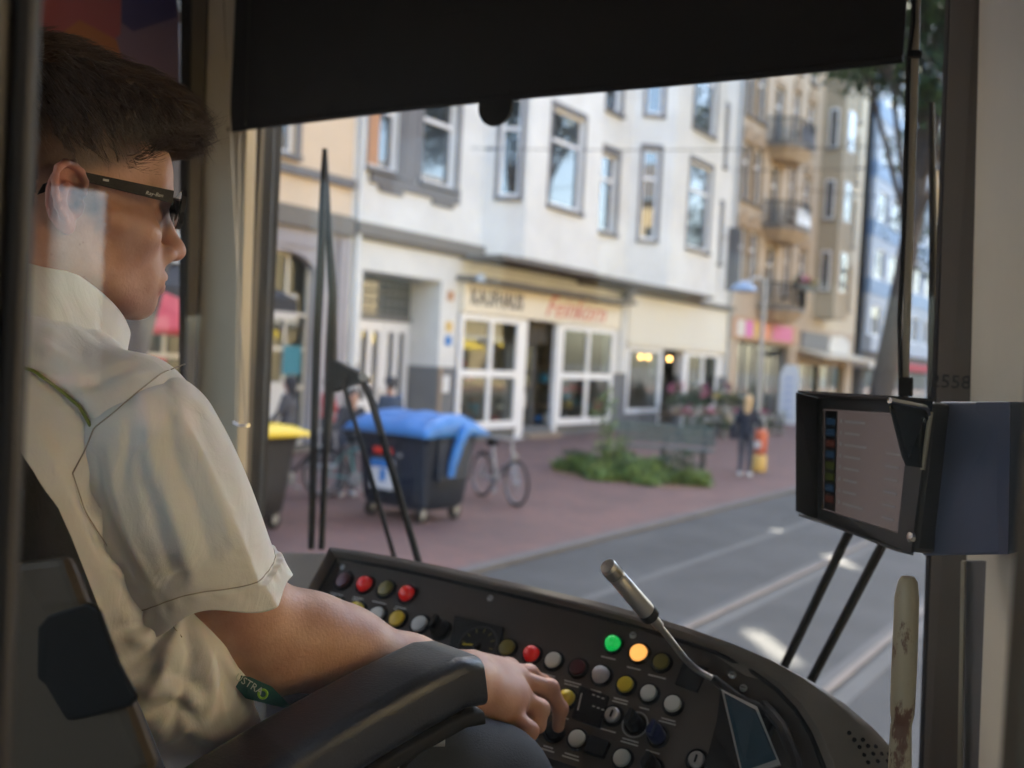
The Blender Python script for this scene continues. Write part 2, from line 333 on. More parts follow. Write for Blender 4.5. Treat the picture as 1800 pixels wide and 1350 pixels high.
# ------------------------------------------------------------------ signed distance modelling
class Field:
    def __init__(s, lo, hi, h):
        s.lo = np.array(lo, float); s.h = h; s.n = np.ceil((np.array(hi)-s.lo)/h).astype(int)+1
        s.ax = [(s.lo[i]+h*np.arange(s.n[i])).astype(np.float32) for i in range(3)]
        s.d = np.full(s.n, .08, np.float32)
    def sub(s, lo, hi):
        a = np.clip(np.floor((np.array(lo)-s.lo)/s.h).astype(int), 0, s.n); b = np.clip(np.ceil((np.array(hi)-s.lo)/s.h).astype(int)+1, 0, s.n)
        if np.any(b <= a): return None
        sl = tuple(slice(a[i], b[i]) for i in range(3))
        return sl, s.ax[0][sl[0]][:, None, None], s.ax[1][sl[1]][None, :, None], s.ax[2][sl[2]][None, None, :]
    def op(s, sl, d, k, sub=False):
        a = s.d[sl]
        if sub:
            d = -d; h = np.maximum(k-np.abs(a-d), 0)/k; s.d[sl] = np.maximum(a, d)+h*h*k/4
        else:
            h = np.maximum(k-np.abs(a-d), 0)/k; s.d[sl] = np.minimum(a, d)-h*h*k/4
    def cone(s, a, b, ra, rb=None, k=.01, sub=False):
        a = np.array(a, float); b = np.array(b, float); rb = ra if rb is None else rb; pad = max(ra, rb)+k+.012
        q = s.sub(np.minimum(a, b)-pad, np.maximum(a, b)+pad)
        if q is None: return s
        sl, X, Y, Z = q; ba = b-a; L = max(float(ba@ba), 1e-12); px, py, pz = X-a[0], Y-a[1], Z-a[2]
        t = np.clip((px*ba[0]+py*ba[1]+pz*ba[2])/L, 0, 1)
        d = np.sqrt((px-t*ba[0])**2+(py-t*ba[1])**2+(pz-t*ba[2])**2)-(ra+(rb-ra)*t)
        s.op(sl, d.astype(np.float32), k, sub); return s
    def chain(s, pts, rs, k=.01, sub=False):
        for i in range(len(pts)-1): s.cone(pts[i], pts[i+1], rs[i], rs[i+1], k, sub)
        return s
    def ell(s, c, r, k=.01, Rm=None, sub=False):
        c = np.array(c, float); r = np.array(r, float); pad = max(r)+k+.012
        q = s.sub(c-pad, c+pad)
        if q is None: return s
        sl, X, Y, Z = q; px, py, pz = X-c[0], Y-c[1], Z-c[2]
        if Rm is not None: px, py, pz = (px*Rm[0, i]+py*Rm[1, i]+pz*Rm[2, i] for i in range(3))
        k0 = np.sqrt((px/r[0])**2+(py/r[1])**2+(pz/r[2])**2); k1 = np.sqrt((px/r[0]**2)**2+(py/r[1]**2)**2+(pz/r[2]**2)**2)+1e-6
        s.op(sl, (k0*(k0-1)/k1).astype(np.float32), k, sub); return s
    def mesh(s):
        f = s.d; n = f.shape; sg = f < 0
        c = np.zeros((n[0]-1, n[1]-1, n[2]-1), np.int8)
        cs = [(i, j, k) for i in (0, 1) for j in (0, 1) for k in (0, 1)]
        V = {q: f[q[0]:n[0]-1+q[0], q[1]:n[1]-1+q[1], q[2]:n[2]-1+q[2]] for q in cs}
        for q in cs: c += sg[q[0]:n[0]-1+q[0], q[1]:n[1]-1+q[1], q[2]:n[2]-1+q[2]]
        act = (c > 0) & (c < 8); idx = np.argwhere(act); m = len(idx)
        acc = np.zeros((m, 3)); cnt = np.zeros(m); va = {q: V[q][act].astype(float) for q in cs}
        for a in cs:
            for ax in range(3):
                if a[ax] == 0:
                    b = list(a); b[ax] = 1; b = tuple(b); x, y = va[a], va[b]; ok = (x < 0) != (y < 0)
                    t = np.where(ok, x/np.where(ok, x-y, 1), 0); p = np.tile(np.array(a, float), (m, 1)); p[:, ax] = t
                    acc += p*ok[:, None]; cnt += ok
        v = s.lo+(idx+acc/cnt[:, None])*s.h
        ids = np.full(act.shape, -1, np.int64); ids[act] = np.arange(m); F = []
        for ax in range(3):
            b, c2 = (ax+1) % 3, (ax+2) % 3
            s0 = [slice(None)]*3; s1 = [slice(None)]*3; s0[ax] = slice(0, -1); s1[ax] = slice(1, None)
            A, B = sg[tuple(s0)], sg[tuple(s1)]; e = A != B; w = np.argwhere(e)
            w = w[(w[:, b] > 0) & (w[:, c2] > 0) & (w[:, b] < n[b]-1) & (w[:, c2] < n[c2]-1)]
            flip = A[tuple(w.T)]
            def g(db, dc):
                q = w.copy(); q[:, b] -= db; q[:, c2] -= dc; return ids[tuple(q.T)]
            q = np.stack([g(1, 1), g(0, 1), g(0, 0), g(1, 0)], 1)
            q[~flip] = q[~flip][:, ::-1]; F.append(q)
        F = np.concatenate(F); F = F[(F >= 0).all(1)]
        return v, F
def vnormals(v, f):
    a = np.cross(v[f[:, 2]]-v[f[:, 0]], v[f[:, 3]]-v[f[:, 1]]); n = np.zeros_like(v)
    for i in range(4): np.add.at(n, f[:, i], a)
    return n/(np.linalg.norm(n, axis=1, keepdims=True)+1e-12)
def relax(v, f, it=2, w=.5):
    for _ in range(it):
        s = np.zeros_like(v); c = np.zeros(len(v))
        for i in range(4):
            for j in (1, 3):
                np.add.at(s, f[:, i], v[f[:, (i+j) % 4]]); np.add.at(c, f[:, i], 1)
        v = v*(1-w)+w*s/c[:, None]
    return v
def seg_dist(v, pts):    # distance of every vertex to a polyline, and where along it
    best = np.full(len(v), 9.); bt = np.zeros(len(v)); L = 0; tot = sum(np.linalg.norm(np.subtract(pts[i+1], pts[i])) for i in range(len(pts)-1))
    for i in range(len(pts)-1):
        a = np.array(pts[i]); b = np.array(pts[i+1]); ba = b-a; l = np.linalg.norm(ba)+1e-9
        t = np.clip((v-a)@ba/l**2, 0, 1); d = np.linalg.norm(v-a-t[:, None]*ba, axis=1); q = d < best
        best[q] = d[q]; bt[q] = (L+t[q]*l)/tot; L += l
    return best, bt
# ------------------------------------------------------------------ the street
put('ground', [(-400,-400,-.09),(400,-400,-.09),(400,600,-.09),(-400,600,-.09)], [(0,1,2,3)], M['concrete'], kind='structure')
MB().box((-5.9, -60, -.088), (6.4, 300, -.05)).build('road', M['asphalt'], kind='structure')
MB().box((-15.6, -60, -.088), (-6.06, 300, 0)).build('pavement', M['red_pavers'], kind='structure')
kb = thing('kerb', 'grey stone kerb between the red brick pavement and the asphalt', 'kerb'); kb['kind'] = 'structure'; del kb['category'], kb['label']
k0 = None
for i in range(44):
    y0 = 2+i*1.0
    MB().box((-6.055, y0+.006, -.088), (-5.905, y0+.994, .004)).build('kerb_stone', M['kerb_stone'], kb)
MB().box((-6.055, 46, -.088), (-5.905, 300, .003)).build('kerb_far', M['kerb_stone'], kb, kind='stuff')
MB().box((6.4, -60, -.088), (12, 300, .0)).build('far_pavement', M['red_pavers'], kind='structure')
for nm, xc in (('oncoming', -2.68), ('own', 0.0)):
    tr = D.objects.new('tram_track', None); COL.objects.link(tr); tr['kind'] = 'structure'; ORG[tr.name] = np.zeros(3)
    for s_ in (-1, 1):
        x = xc+s_*.72
        MB().box((x-.035, -60, -.049), (x+.03, 300, -.038)).build('rail', M['rail_steel'], tr)
        MB().box((x+.032, -60, -.049), (x+.065, 300, -.046)).build('groove', M['black_rubber'], tr)
        MB().box((x+.067, -60, -.049), (x+.20, 300, -.0445)).build('bedding', M['concrete'], tr)
        MB().box((x-.12, -60, -.049), (x-.037, 300, -.0445)).build('bedding', M['concrete'], tr)
MB().box((-4.62, -60, -.049), (-4.5, 300, -.0455)).build('drain_strip', M['concrete'], kind='structure')

class WF:
    def __init__(s, o, t, n): s.o = np.array(o, float); s.t = np.array(t, float)/np.linalg.norm(t); s.n = np.array(n, float)/np.linalg.norm(n)
    def p(s, a, z, c=0): return s.o+s.t*a+s.n*c+np.array([0, 0, z])
    def box(s, mb, a0, a1, z0, z1, c0, c1):
        mb.hexa([s.p(a0,z0,c0), s.p(a1,z0,c0), s.p(a1,z0,c1), s.p(a0,z0,c1)], [s.p(a0,z1,c0), s.p(a1,z1,c0), s.p(a1,z1,c1), s.p(a0,z1,c1)]); return mb
    def poly(s, mb, pts, c0, c1): mb.prism([s.p(a, z, c0) for a, z in pts], s.n*(c1-c0)); return mb
def wall(w, mb, a0, a1, z0, z1, op, c0, c1):
    A = sorted({a0, a1} | {x for o in op for x in o[:2] if a0 < x < a1}); Z = sorted({z0, z1} | {x for o in op for x in o[2:4] if z0 < x < z1})
    for j in range(len(Z)-1):
        run = None
        for i in range(len(A)-1):
            ca, cz = (A[i]+A[i+1])/2, (Z[j]+Z[j+1])/2; hole = any(o[0] < ca < o[1] and o[2] < cz < o[3] for o in op)
            if not hole: run = (run[0], A[i+1]) if run else (A[i], A[i+1])
            if (hole or i == len(A)-2) and run: w.box(mb, run[0], run[1], Z[j], Z[j+1], c0, c1); run = None
    return mb
def win(w, par, a0, a1, z0, z1, depth=.14, fr='frame_white', gl='window_glass', trans=None, mull=0, sill='grey_trim', surr='grey_trim', side=.0, fw=.075, sillc=.14, blind=None, tilt=False, rows=()):
    """frame with transom and mullions in an opening; panes behind, sill and painted surround"""
    m = MB(); c0, c1 = -depth-.06, -depth+.01
    w.box(m, a0, a0+fw, z0, z1, c0, c1); w.box(m, a1-fw, a1, z0, z1, c0, c1); w.box(m, a0+fw, a1-fw, z0, z0+fw*1.3, c0, c1); w.box(m, a0+fw, a1-fw, z1-fw, z1, c0, c1)
    zs = [z0+fw*1.3]+([z0+(z1-z0)*trans] if trans else [])+[z0+(z1-z0)*r for r in rows]+[z1-fw]; zs.sort(); a_s = [a0+fw+(a1-a0-2*fw)*i/(mull+1) for i in range(mull+2)]
    for z in zs[1:-1]: w.box(m, a0+fw, a1-fw, z-fw*.6, z+fw*.6, c0, c1+.005)
    for a in a_s[1:-1]: w.box(m, a-fw*.5, a+fw*.5, z0+fw*1.3, z1-fw, c0, c1+.003)
    f = m.build('window', M[fr], par)
    for i in range(len(a_s)-1):
        for j in range(len(zs)-1):
            w.box(MB(), a_s[i], a_s[i+1], zs[j], zs[j+1], c0+.02, c0+.032).build('pane', M[gl], f)
    if blind: w.box(MB(), a0+fw, a0+fw+(a1-a0-2*fw)*blind[0], z0+fw, z1-fw, c0+.034, c0+.04).build('curtain', M[blind[1]], f)
    if sill: w.box(MB(), a0-.1, a1+.1, z0-.10, z0-.003, -depth+.02, sillc).build('sill', M[sill], par)
    if surr:
        m = MB(); g = side or .12
        w.box(m, a0-g, a0-.002, z0, z1, .002, .03); w.box(m, a1+.002, a1+g, z0, z1, .002, .03); w.box(m, a0-g, a1+g, z1+.002, z1+g*1.5, .002, .035)
        m.build('surround', M[surr], par)
    return f
def townhouse(name, label): return thing(name, label, 'building')
F0 = WF((-15, 0, 0), (0, 1, 0), (1, 0, 0))

# --- the white house with two bays
H = townhouse('townhouse', 'white plastered house with two bays, grey trim and a shop sign reading KAUFHAUS')
G = [(16.25, 19.05, .0, 3.95), (19.75, 27.95, .28, 3.25), (28.95, 31.4, .55, 2.75), (31.5, 33.4, .05, 2.75), (33.55, 36.5, .55, 2.75)]
U = [(16.2, 17.2, 6.2, 8.1), (18.05, 19.35, 6.2, 8.4), (26.45, 27.6, 6.2, 8.6), (16.2, 17.2, 9.9, 11.9), (18.05, 19.35, 9.9, 12.0), (26.45, 27.6, 9.9, 12.1), (35.2, 36.1, 6.2, 8.4), (35.2, 36.1, 9.9, 12.1)]
wall(F0, MB(), 15.8, 37.4, 1.87, 14.4, G+U, -.35, 0).build('wall', M['render_white'], H)
wall(F0, MB(), 15.8, 37.4, 0, 1.87, G, -.35, .0).build('base_wall', M['base_grey'], H)
MB().box((-26, 15.8, 0), (-18.2, 37.4, 14.4)).build('rear_block', M['render_white'], H)
MB().box((-18.2, 15.8, 4.4), (-15.36, 37.4, 14.35)).build('upper_floors', M['dark_room'], H)
MB().prism([(-15.3, 15.8, 14.4), (-15.3, 37.4, 14.4), (-19, 37.4, 16.2), (-19, 15.8, 16.2)], (-.05, 0, .2)).build('roof', M['roof_tile'], H)
for a, b in ((16.0, 19.5), (19.99, 22.6), (23.1, 26.1), (26.58, 29.6), (30.08, 33.7), (34.18, 37.3)):  # unseen gables added to shade the street, gaps let sun patches through
    F0.poly(MB(), [(a, 14.4), (b, 14.4), (b, 20.6), ((a+b)/2, 22.0), (a, 20.6)], -.3, -.02).build('shade_gable', M['render_white'], H)
for a, b, z0, z1 in ((19.5, 19.99, 15.2, 16.5), (22.6, 23.1, 15.5, 16.9), (26.1, 26.58, 14.9, 16.1), (29.6, 30.08, 15.4, 16.6), (33.7, 34.18, 15.1, 16.8)):  # added pieces that break the sun through the gaps into patches
    F0.box(MB(), a+.003, b-.003, z0, z1, -.25, -.05).build('sun_gap_infill', M['render_white'], H); F0.box(MB(), a+.003, b-.003, z1+.9+(a % 1)*.3, 20.6, -.25, -.05).build('sun_gap_infill', M['render_white'], H)
m = MB(); F0.box(m, 15.85, 20.5, 4.68, 4.95, .002, .20); F0.box(m, 15.85, 20.5, 4.60, 4.68, .002, .10); m.build('cornice', M['taupe_trim'], H)
m = MB(); F0.box(m, 25.5, 37.4, 4.46, 4.64, .002, .26); F0.box(m, 19.75, 28.4, 4.56, 4.66, .002, 1.3); m.build('cornice', M['taupe_trim'], H)
F0.box(MB(), 28.3, 28.62, 1.9, 4.45, .002, .10).build('pilaster', M['render_white'], H)
F0.box(MB(), 28.2, 28.62, 4.1, 4.7, .10, .30).build('console_block', M['grey_trim'], H)
F0.box(MB(), 19.6, 28.2, 4.03, 4.15, .002, .62).build('awning_housing', M['taupe_trim'], H)
F0.box(MB(), 19.6, 19.9, 4.0, 4.2, .622, .66).build('awning_cap', M['bulb'] if 0 else M['lamp_cap'], H)
# windows upstairs
for i, u in enumerate(U):
    win(F0, H, *u, trans=.68 if u[1]-u[0] > 1.05 else .70, mull=0 if u[1]-u[0] < 1.2 else 0, blind={0: (.55, 'poster_orange'), 1: (.12, 'frame_cream'), 2: (.3, 'frame_cream')}.get(i), side=.16)
for z in (6.2, 9.9):
    F0.box(MB(), 17.38, 17.86, z-.1, z+2.2, .003, .04).build('surround', M['grey_trim'], H)
m = MB(); F0.box(m, 16.3, 19.5, 5.86, 6.08, .003, .08); F0.box(m, 16.6, 17.4, 5.72, 5.86, .003, .06); F0.box(m, 18.5, 19.3, 5.72, 5.86, .003, .06); m.build('apron', M['grey_trim'], H)
# bays
def bay(par, ya, yb, yc, yd, xf, z0, z1, floors, mt, lat=(.32, .85), ctr=(.18, .86)):
    b = None
    A = WF((-15, ya, 0), (xf+15, yb-ya, 0), (yb-ya, -(xf+15), 0)); A.L = math.hypot(xf+15, yb-ya)
    B = WF((xf, yb, 0), (0, 1, 0), (1, 0, 0)); B.L = yc-yb
    C = WF((xf, yc, 0), (-15-xf, yd-yc, 0), (yd-yc, xf+15, 0)); C.L = math.hypot(xf+15, yd-yc)
    b = MB(); wins = []
    for w, fr_ in ((A, lat), (B, ctr), (C, lat)):
        op = [(w.L*fr_[0], w.L*fr_[1], z, z+h) for z, h in floors]
        wall(w, b, 0, w.L, z0, z1, op, -.18, 0); wins += [(w, o) for o in op]
    o = b.build('bay', mt, par)
    for w, q in wins: win(w, par, *q, depth=.09, trans=.68, side=.10, sillc=.10)
    MB().prism([(-15, ya, z0-.08), (-15, yd, z0-.08), (xf, yc, z0-.08), (xf, yb, z0-.08)], (0, 0, .077)).build('bay_soffit', M['taupe_trim'], par)
    MB().prism([(-14.99, ya+.2, z0+.01), (-14.99, yd-.2, z0+.01), (xf-.25, yc-.1, z0+.01), (xf-.25, yb+.1, z0+.01)], (0, 0, z1-z0)).build('bay_core', M['dark_room'], par)
bay(H, 20.5, 21.05, 24.8, 25.4, -14.0, 4.74, 14.5, [(6.25, 2.55), (9.9, 2.6)], M['render_white'], lat=(.36, .82), ctr=(.28, .72))
bay(H, 28.45, 29.55, 33.5, 34.3, -14.0, 4.74, 14.5, [(6.2, 2.9), (10.2, 2.6)], M['render_white'], lat=(.28, .66), ctr=(.32, .78))
# entrance
e = MB(); F0.box(e, 17.1, 19.04, 2.92, 3.02, -1.0, -.88)
for i in range(8): a = 17.2+i*.255; F0.box(e, a, a+.03, 3.02, 3.94, -.96, -.93)
for j in range(4): F0.box(e, 17.1, 19.04, 3.1+j*.24, 3.13+j*.24, -.965, -.935)
e.build('transom_grille', M['grey_trim'], H)
F0.box(MB(), 17.1, 19.04, 3.02, 3.94, -1.03, -1.01).build('transom_pane', M['window_glass'], H)
dr = MB()
for a0, a1 in ((17.15, 18.08), (18.10, 19.03)):
    op = [(a0+.16, a0+.38, 1.0, 2.65), (a0+.55, a0+.77, 1.0, 2.65)]; wall(F0, dr, a0, a1, .1, 2.9, op, -1.0, -.93)
d_ = dr.build('door', M['frame_white'], H); F0.box(MB(), 17.16, 19.02, .9, 2.75, -1.03, -1.005).build('pane', M['window_glass'], d_)
MB().cyl(F0.p(18.0, 1.05, -.87), F0.p(18.0, 1.3, -.87), .02).build('handle', M['chrome'], d_)
F0.box(MB(), 19.051, 19.10, 1.87, 3.95, -1.1, -.351).build('door_reveal', M['render_white'], H); F0.box(MB(), 19.051, 19.10, 0, 1.869, -1.1, -.351).build('door_reveal', M['base_grey'], H)
F0.box(MB(), 16.2, 17.1, 0, 3.95, -1.1, -.9).build('door_reveal', M['render_white'], H); F0.box(MB(), 16.2, 19.1, 3.952, 4.05, -1.1, -.351).build('door_reveal', M['render_white'], H)
F0.box(MB(), 16.3, 19.0, 0, .10, -1.1, .1).build('door_step', M['base_tan'], H)
F0.box(MB(), 19.08, 19.2, 0.0, 1.86, .002, .05).build('downpipe_cover', M['base_tan'], H)
F0.box(MB(), 19.24, 19.5, 1.25, 1.66, .002, .04).build('notice_board', M['sticker_white'], H)
for z, mt_ in ((3.5, 'poster_orange'), (2.75, 'poster_yellow'), (2.4, 'sticker_blue')): F0.box(MB(), 19.28, 19.52, z, z+.24, .002, .03).build('small_sign', M[mt_], H)
# shop front
S = MB(); F0.box(S, 19.78, 28.1, 3.26, 4.0, -.02, .14); S.build('sign_board', M['sign_cream'], H)
text('KAUFHAUS', .60, M['ink_dark'], H, F0.p(21.25, 3.66, .145), F0.t, (0, 0, 1), 'sign_lettering', ext=.008, sx=.78, off=.012)
text('Feinkorn', .86, M['ink_red'], H, F0.p(25.3, 3.66, .145), F0.t, (0, 0, 1), 'sign_lettering', ext=.008, shear=.45, sx=1.12, off=-.005)
def shopwin(a0, a1): return win(F0, H, a0, a1, .30, 3.24, depth=-.06, gl='glass_shop', trans=.49, mull=1, surr=None, sill=None, fw=.15)
sw1 = shopwin(19.8, 22.5); sw2 = shopwin(24.65, 27.9)
m = MB(); F0.box(m, 22.52, 22.86, 0, 3.24, -.1, .06); F0.box(m, 24.46, 24.63, 0, 3.24, -.1, .06); m.build('door_post', M['frame_white'], H)
dd = MB(); F0.box(dd, 22.87, 23.45, .12, 2.5, -.72, -.66); F0.box(dd, 22.87, 24.45, 2.5, 2.62, -.74, -.66); F0.box(dd, 24.3, 24.45, .12, 2.5, -.72, -.66)
sd_ = dd.build('door', M['base_grey'], H); F0.box(MB(), 23.46, 24.29, .12, 2.49, -.70, -.69).build('pane', M['glass_shop'], sd_)
F0.box(MB(), 23.7, 24.1, .75, 1.2, -.685, -.68).build('door_notice', M['poster_white'], sd_)
m = MB()
for i in range(16): F0.box(m, 22.88+i*.1, 22.9+i*.1, 2.64, 3.22, -.3, -.28)
for j in range(6): F0.box(m, 22.87, 24.45, 2.66+j*.1, 2.68+j*.1, -.29, -.27)
m.build('door_grille', M['taupe_trim'], H)
F0.box(MB(), 22.8, 24.5, 0, .12, -.7, .35).build('door_step', M['base_tan'], H)
for a, b in ((19.76, 22.5), (24.65, 27.9)): F0.box(MB(), a, b, .27, .30, -.34, .1).build('shop_sill', M['base_grey'], H)
# room behind the shop windows
m = MB(); F0.box(m, 18.9, 28.4, .05, 4.3, -3.1, -3.0); F0.box(m, 18.9, 19.0, .05, 4.3, -3, -1.2); F0.box(m, 28.4, 28.5, .05, 4.3, -3, -.36); F0.box(m, 19, 28.4, 4.2, 4.3, -3, -.36); m.build('shop_room', M['room_wall'], H)
F0.box(MB(), 18.9, 28.5, 0, .04, -3.1, -.36).build('shop_floor', M['base_tan'], H)
def goods(par, a0, a1, z0, z1, n, c=(-1.2, -.25), sc=(.08, .25)):
    pal = ['flower_pink', 'poster_teal', 'poster_white', 'poster_yellow', 'wood', 'red_cloth', 'dark_cloth', 'leaf_dark', 'grey_cloth', 'sticker_blue']
    for i in range(n):
        a = rnd.uniform(a0, a1); z = z0+(z1-z0)*rnd.random()**1.6; s_ = rnd.uniform(*sc); cc = rnd.uniform(*c)
        F0.box(MB(), a-s_/2, a+s_/2, z, z+s_*rnd.uniform(.6, 1.5), cc-s_/2, cc+s_/2).build('merchandise', M[rnd.choice(pal)], par, bev=.02)
goods(H, 20, 22.3, .3, 1.5, 26); goods(H, 24.9, 27.7, .3, 1.6, 22); goods(H, 20.0, 22.3, 1.8, 3.0, 7, c=(-2, -.8))
for j in range(3): F0.box(MB(), 24.8, 27.8, .75+j*.6, .78+j*.6, -1.6, -1.2).build('shelf', M['wood'], H)
# cafe / flower shop next door, same house
F0.box(MB(), 28.72, 37.3, 2.95, 4.4, .002, .10).build('shutter_box', M['frame_cream'], H)
F0.box(MB(), 28.72, 37.3, 2.78, 2.94, .002, .14).build('lintel', M['frame_cream'], H)
win(F0, H, 28.95, 31.4, .56, 2.74, depth=-.03, gl='glass_shop', surr=None, sill=None, fw=.12)
win(F0, H, 33.55, 36.5, .56, 2.74, depth=-.03, gl='glass_shop', surr=None, sill=None, fw=.14, mull=1)
F0.box(MB(), 31.4, 31.5, 0, 2.74, -.1, .05).build('door_post', M['frame_white'], H); F0.box(MB(), 33.3, 33.5, 0, 2.74, -.1, .05).build('door_post', M['frame_white'], H)
m = MB(); F0.box(m, 28.6, 37.4, .05, 4.3, -3.2, -3.1); F0.box(m, 28.6, 37.4, 4.2, 4.3, -3.1, -.36); F0.box(m, 37.2, 37.39, .05, 4.2, -3.1, -.36); m.build('cafe_room', M['dark_room'], H)
F0.box(MB(), 28.6, 37.4, 0, .04, -3.1, -.36).build('cafe_floor', M['base_tan'], H)
for i, a in enumerate((31.9, 32.5, 34.3)):
    l_ = thing('pendant_lamp', ['left one of two warm glowing pendant lamps in the cafe doorway', 'right one of two warm glowing pendant lamps in the cafe doorway', 'single glowing pendant lamp behind the right cafe window'][i], 'lamp', F0.p(a, 2.45, -1.0), group='pendant lamps in the cafe')
    MB().lathe([(.02, -.07), (.05, -.04), (.06, .01), (.04, .05), (.02, .08)], F0.p(a, 2.45, -1.0)).build('bulb', M['bulb'], l_, smooth=True)
    MB().cyl(F0.p(a, 2.55, -1), F0.p(a, 4.2, -1), .008, n=6).build('cord', M['black'], l_)
# downpipe between the houses
dp = thing('drainpipe', 'grey drainpipe running down the joint between the white and the sand coloured house', 'drainpipe', (-14.85, 37.2, 0))
MB().cyl((-14.85, 37.2, .1), (-14.85, 37.2, 18.5), .07).build('pipe', M['zinc'], dp, smooth=True); MB().cyl((-14.85, 37.2, 4.2), (-14.85, 37.2, 4.4), .1).build('bracket', M['zinc'], dp)
dp2 = thing('drainpipe', 'pale drainpipe at the left edge of the white house', 'drainpipe', (-14.9, 15.95, 0))
MB().cyl((-14.9, 15.95, .1), (-14.9, 15.95, 18.5), .06).build('pipe', M['render_white'], dp2, smooth=True)
sg = thing('shop_blade', 'dark narrow blade sign fixed high on the white house', 'sign', (-14.3, 36.3, 5)); MB().box((-14.75, 36.25, 5.2), (-14.3, 36.33, 7.6)).build('panel', M['grey_trim'], sg); MB().box((-15, 36.27, 7.2), (-14.75, 36.31, 7.25)).build('arm', M['zinc'], sg)

# --- peach house on the left
Hl = townhouse('townhouse', 'peach plastered house with a lavender grey ground floor of arched shop windows')
G2 = [(4.2, 6.6, .4, 3.5), (7.4, 8.9, .1, 3.4), (9.5, 12.3, .4, 3.4), (13.05, 14.85, .15, 4.1)]
U2 = [(a, a+1.35, z, z+2.1) for a in (1.5, 4.2, 7.0, 9.9, 12.75) for z in (6.0, 9.6)]
wall(F0, MB(), -8, 15.79, 5.0, 13.8, U2, -.35, 0).build('wall', M['peach'], Hl)
wall(F0, MB(), -8, 15.79, 0, 4.6, G2, -.35, .0).build('shop_wall', M['lavender'], Hl)
MB().box((-26, -8, 0), (-18.2, 15.79, 13.8)).build('rear_block', M['peach'], Hl)
MB().box((-18.2, -8, 4.5), (-15.36, 15.79, 13.8)).build('upper_floors', M['dark_room'], Hl)
MB().prism([(-14.7, -8, 13.8), (-14.7, 15.79, 13.8), (-20, 15.79, 17), (-20, -8, 17)], (-.05, 0, .2)).build('roof', M['roof_tile'], Hl)
F0.box(MB(), -8, 15.79, 4.6, 5.0, -.35, .14).build('cornice', M['taupe_trim'], Hl)
F0.box(MB(), -8, 15.79, 5.62, 5.8, .002, .12).build('string_course', M['grey_trim'], Hl)
for u in U2: win(F0, Hl, *u, mull=1, trans=.7, side=.14)
F0.box(MB(), 15.45, 15.75, 0, 4.5, .002, .08).build('pilaster', M['lavender'], Hl)
for g in G2:
    a0, a1, z0, z1 = g; ar = MB(); n = 10
    pts = [(a0, z1-.45)]+[((a0+a1)/2-(a1-a0)/2*math.cos(math.pi*i/n), z1-.45+.45*math.sin(math.pi*i/n)) for i in range(1, n)]+[(a1, z1-.45)]
    F0.poly(ar, [(a0, z1+.02)]+[pts[i] for i in range(0, n//2+1)]+[((a0+a1)/2, z1+.02)], -.3, .01)
    F0.poly(ar, [((a0+a1)/2, z1+.02)]+[pts[i] for i in range(n//2, n+1)]+[(a1, z1+.02)], -.3, .01)
    ar.build('arch', M['lavender'], Hl)
    win(F0, Hl, a0, a1, z0, z1, depth=.2, fr='frame_cream', gl='glass_shop', mull=2, rows=(.3, .5, .68), surr=None, sill='taupe_trim', fw=.06)
for i, (a, z, w_, h_, mt_) in enumerate(((13.2, 2.75, .55, .5, 'poster_white'), (13.9, 2.72, .6, .52, 'poster_white'), (13.15, 2.1, .5, .16, 'poster_teal'), (14.2, 1.6, .5, .6, 'poster_teal'), (13.3, .5, 1.3, .95, 'poster_white'), (11.0, 2.4, 1.0, .7, 'sheet_red'), (10, 1.6, .7, .5, 'poster_white'))):
    F0.box(MB(), a, a+w_, z, z+h_, -.185, -.18).build('window_poster', M[mt_], Hl)
F0.box(MB(), 13.3, 14.9, 4.22, 4.5, .002, .04).build('name_board', M['lavender'], Hl)
m = MB(); F0.box(m, -8, 15.7, .05, 4.3, -3.2, -3.1); F0.box(m, -8, 15.7, 4.3, 4.4, -3.1, -.36); m.build('shop_room', M['room_wall'], Hl); F0.box(MB(), -8, 15.7, 0, .04, -3.1, -.36).build('shop_floor', M['base_tan'], Hl)
F0.box(MB(), 8.9, 12.7, 3.55, 4.35, .002, .3).build('shop_sign', M['sticker_white'], Hl)
text('SPEISEN', .4, M['ink_red'], Hl, F0.p(11.5, 3.75, .302), F0.t, (0, 0, 1), 'sign_lettering') if 0 else F0.box(MB(), 9.4, 12.2, 3.7, 3.82, .302, .31).build('sign_stripe', M['ink_red'], Hl)
aw = thing('awning', 'black fabric awning folded out under the white shop sign', 'awning', (-14.7, 10.5, 3.4)); MB().prism([(-14.99, 8.9, 3.5), (-14.99, 12.8, 3.5), (-13.4, 12.8, 3.0), (-13.4, 8.9, 3.0)], (0, 0, .05)).build('canvas', M['dark_cloth'], aw); MB().box((-13.42, 8.9, 2.8), (-13.38, 12.8, 3.0)).build('valance', M['dark_cloth'], aw); MB().beam((-14.98, 9.2, 2.6), (-13.42, 9.2, 3.0), .03, .03).build('arm', M['zinc'], aw)

# --- sand coloured house with balconies
Hs = townhouse('townhouse', 'sand coloured house with rounded balconies in the middle and arched windows')
G3 = [(38.6, 45.0, .0, 3.35), (46.4, 54.2, .3, 2.7)]
WIN3 = [(37.9, 38.8), (39.2, 40.1), (43.6, 44.4), (45.6, 46.5), (50.6, 51.4), (53.3, 54.2)]
U3 = [(a, b, z, z+2.3) for a, b in WIN3 for z in (5.6, 9.0, 12.4, 15.6)]+[(41.3, 42.3, z-.55, z+2.0) for z in (5.6, 9.0, 12.4)]
wall(F0, MB(), 37.42, 49.9, 4.4, 19.6, U3, -.35, 0).build('wall', M['sand_plaster'], Hs)
wall(F0, MB(), 49.9, 55.6, 4.4, 19.6, U3, -.35, 0).build('wall', M['cream_plaster'], Hs)
wall(F0, MB(), 37.42, 55.6, 0, 4.4, G3, -.35, 0).build('shop_wall', M['sand_plaster'], Hs)
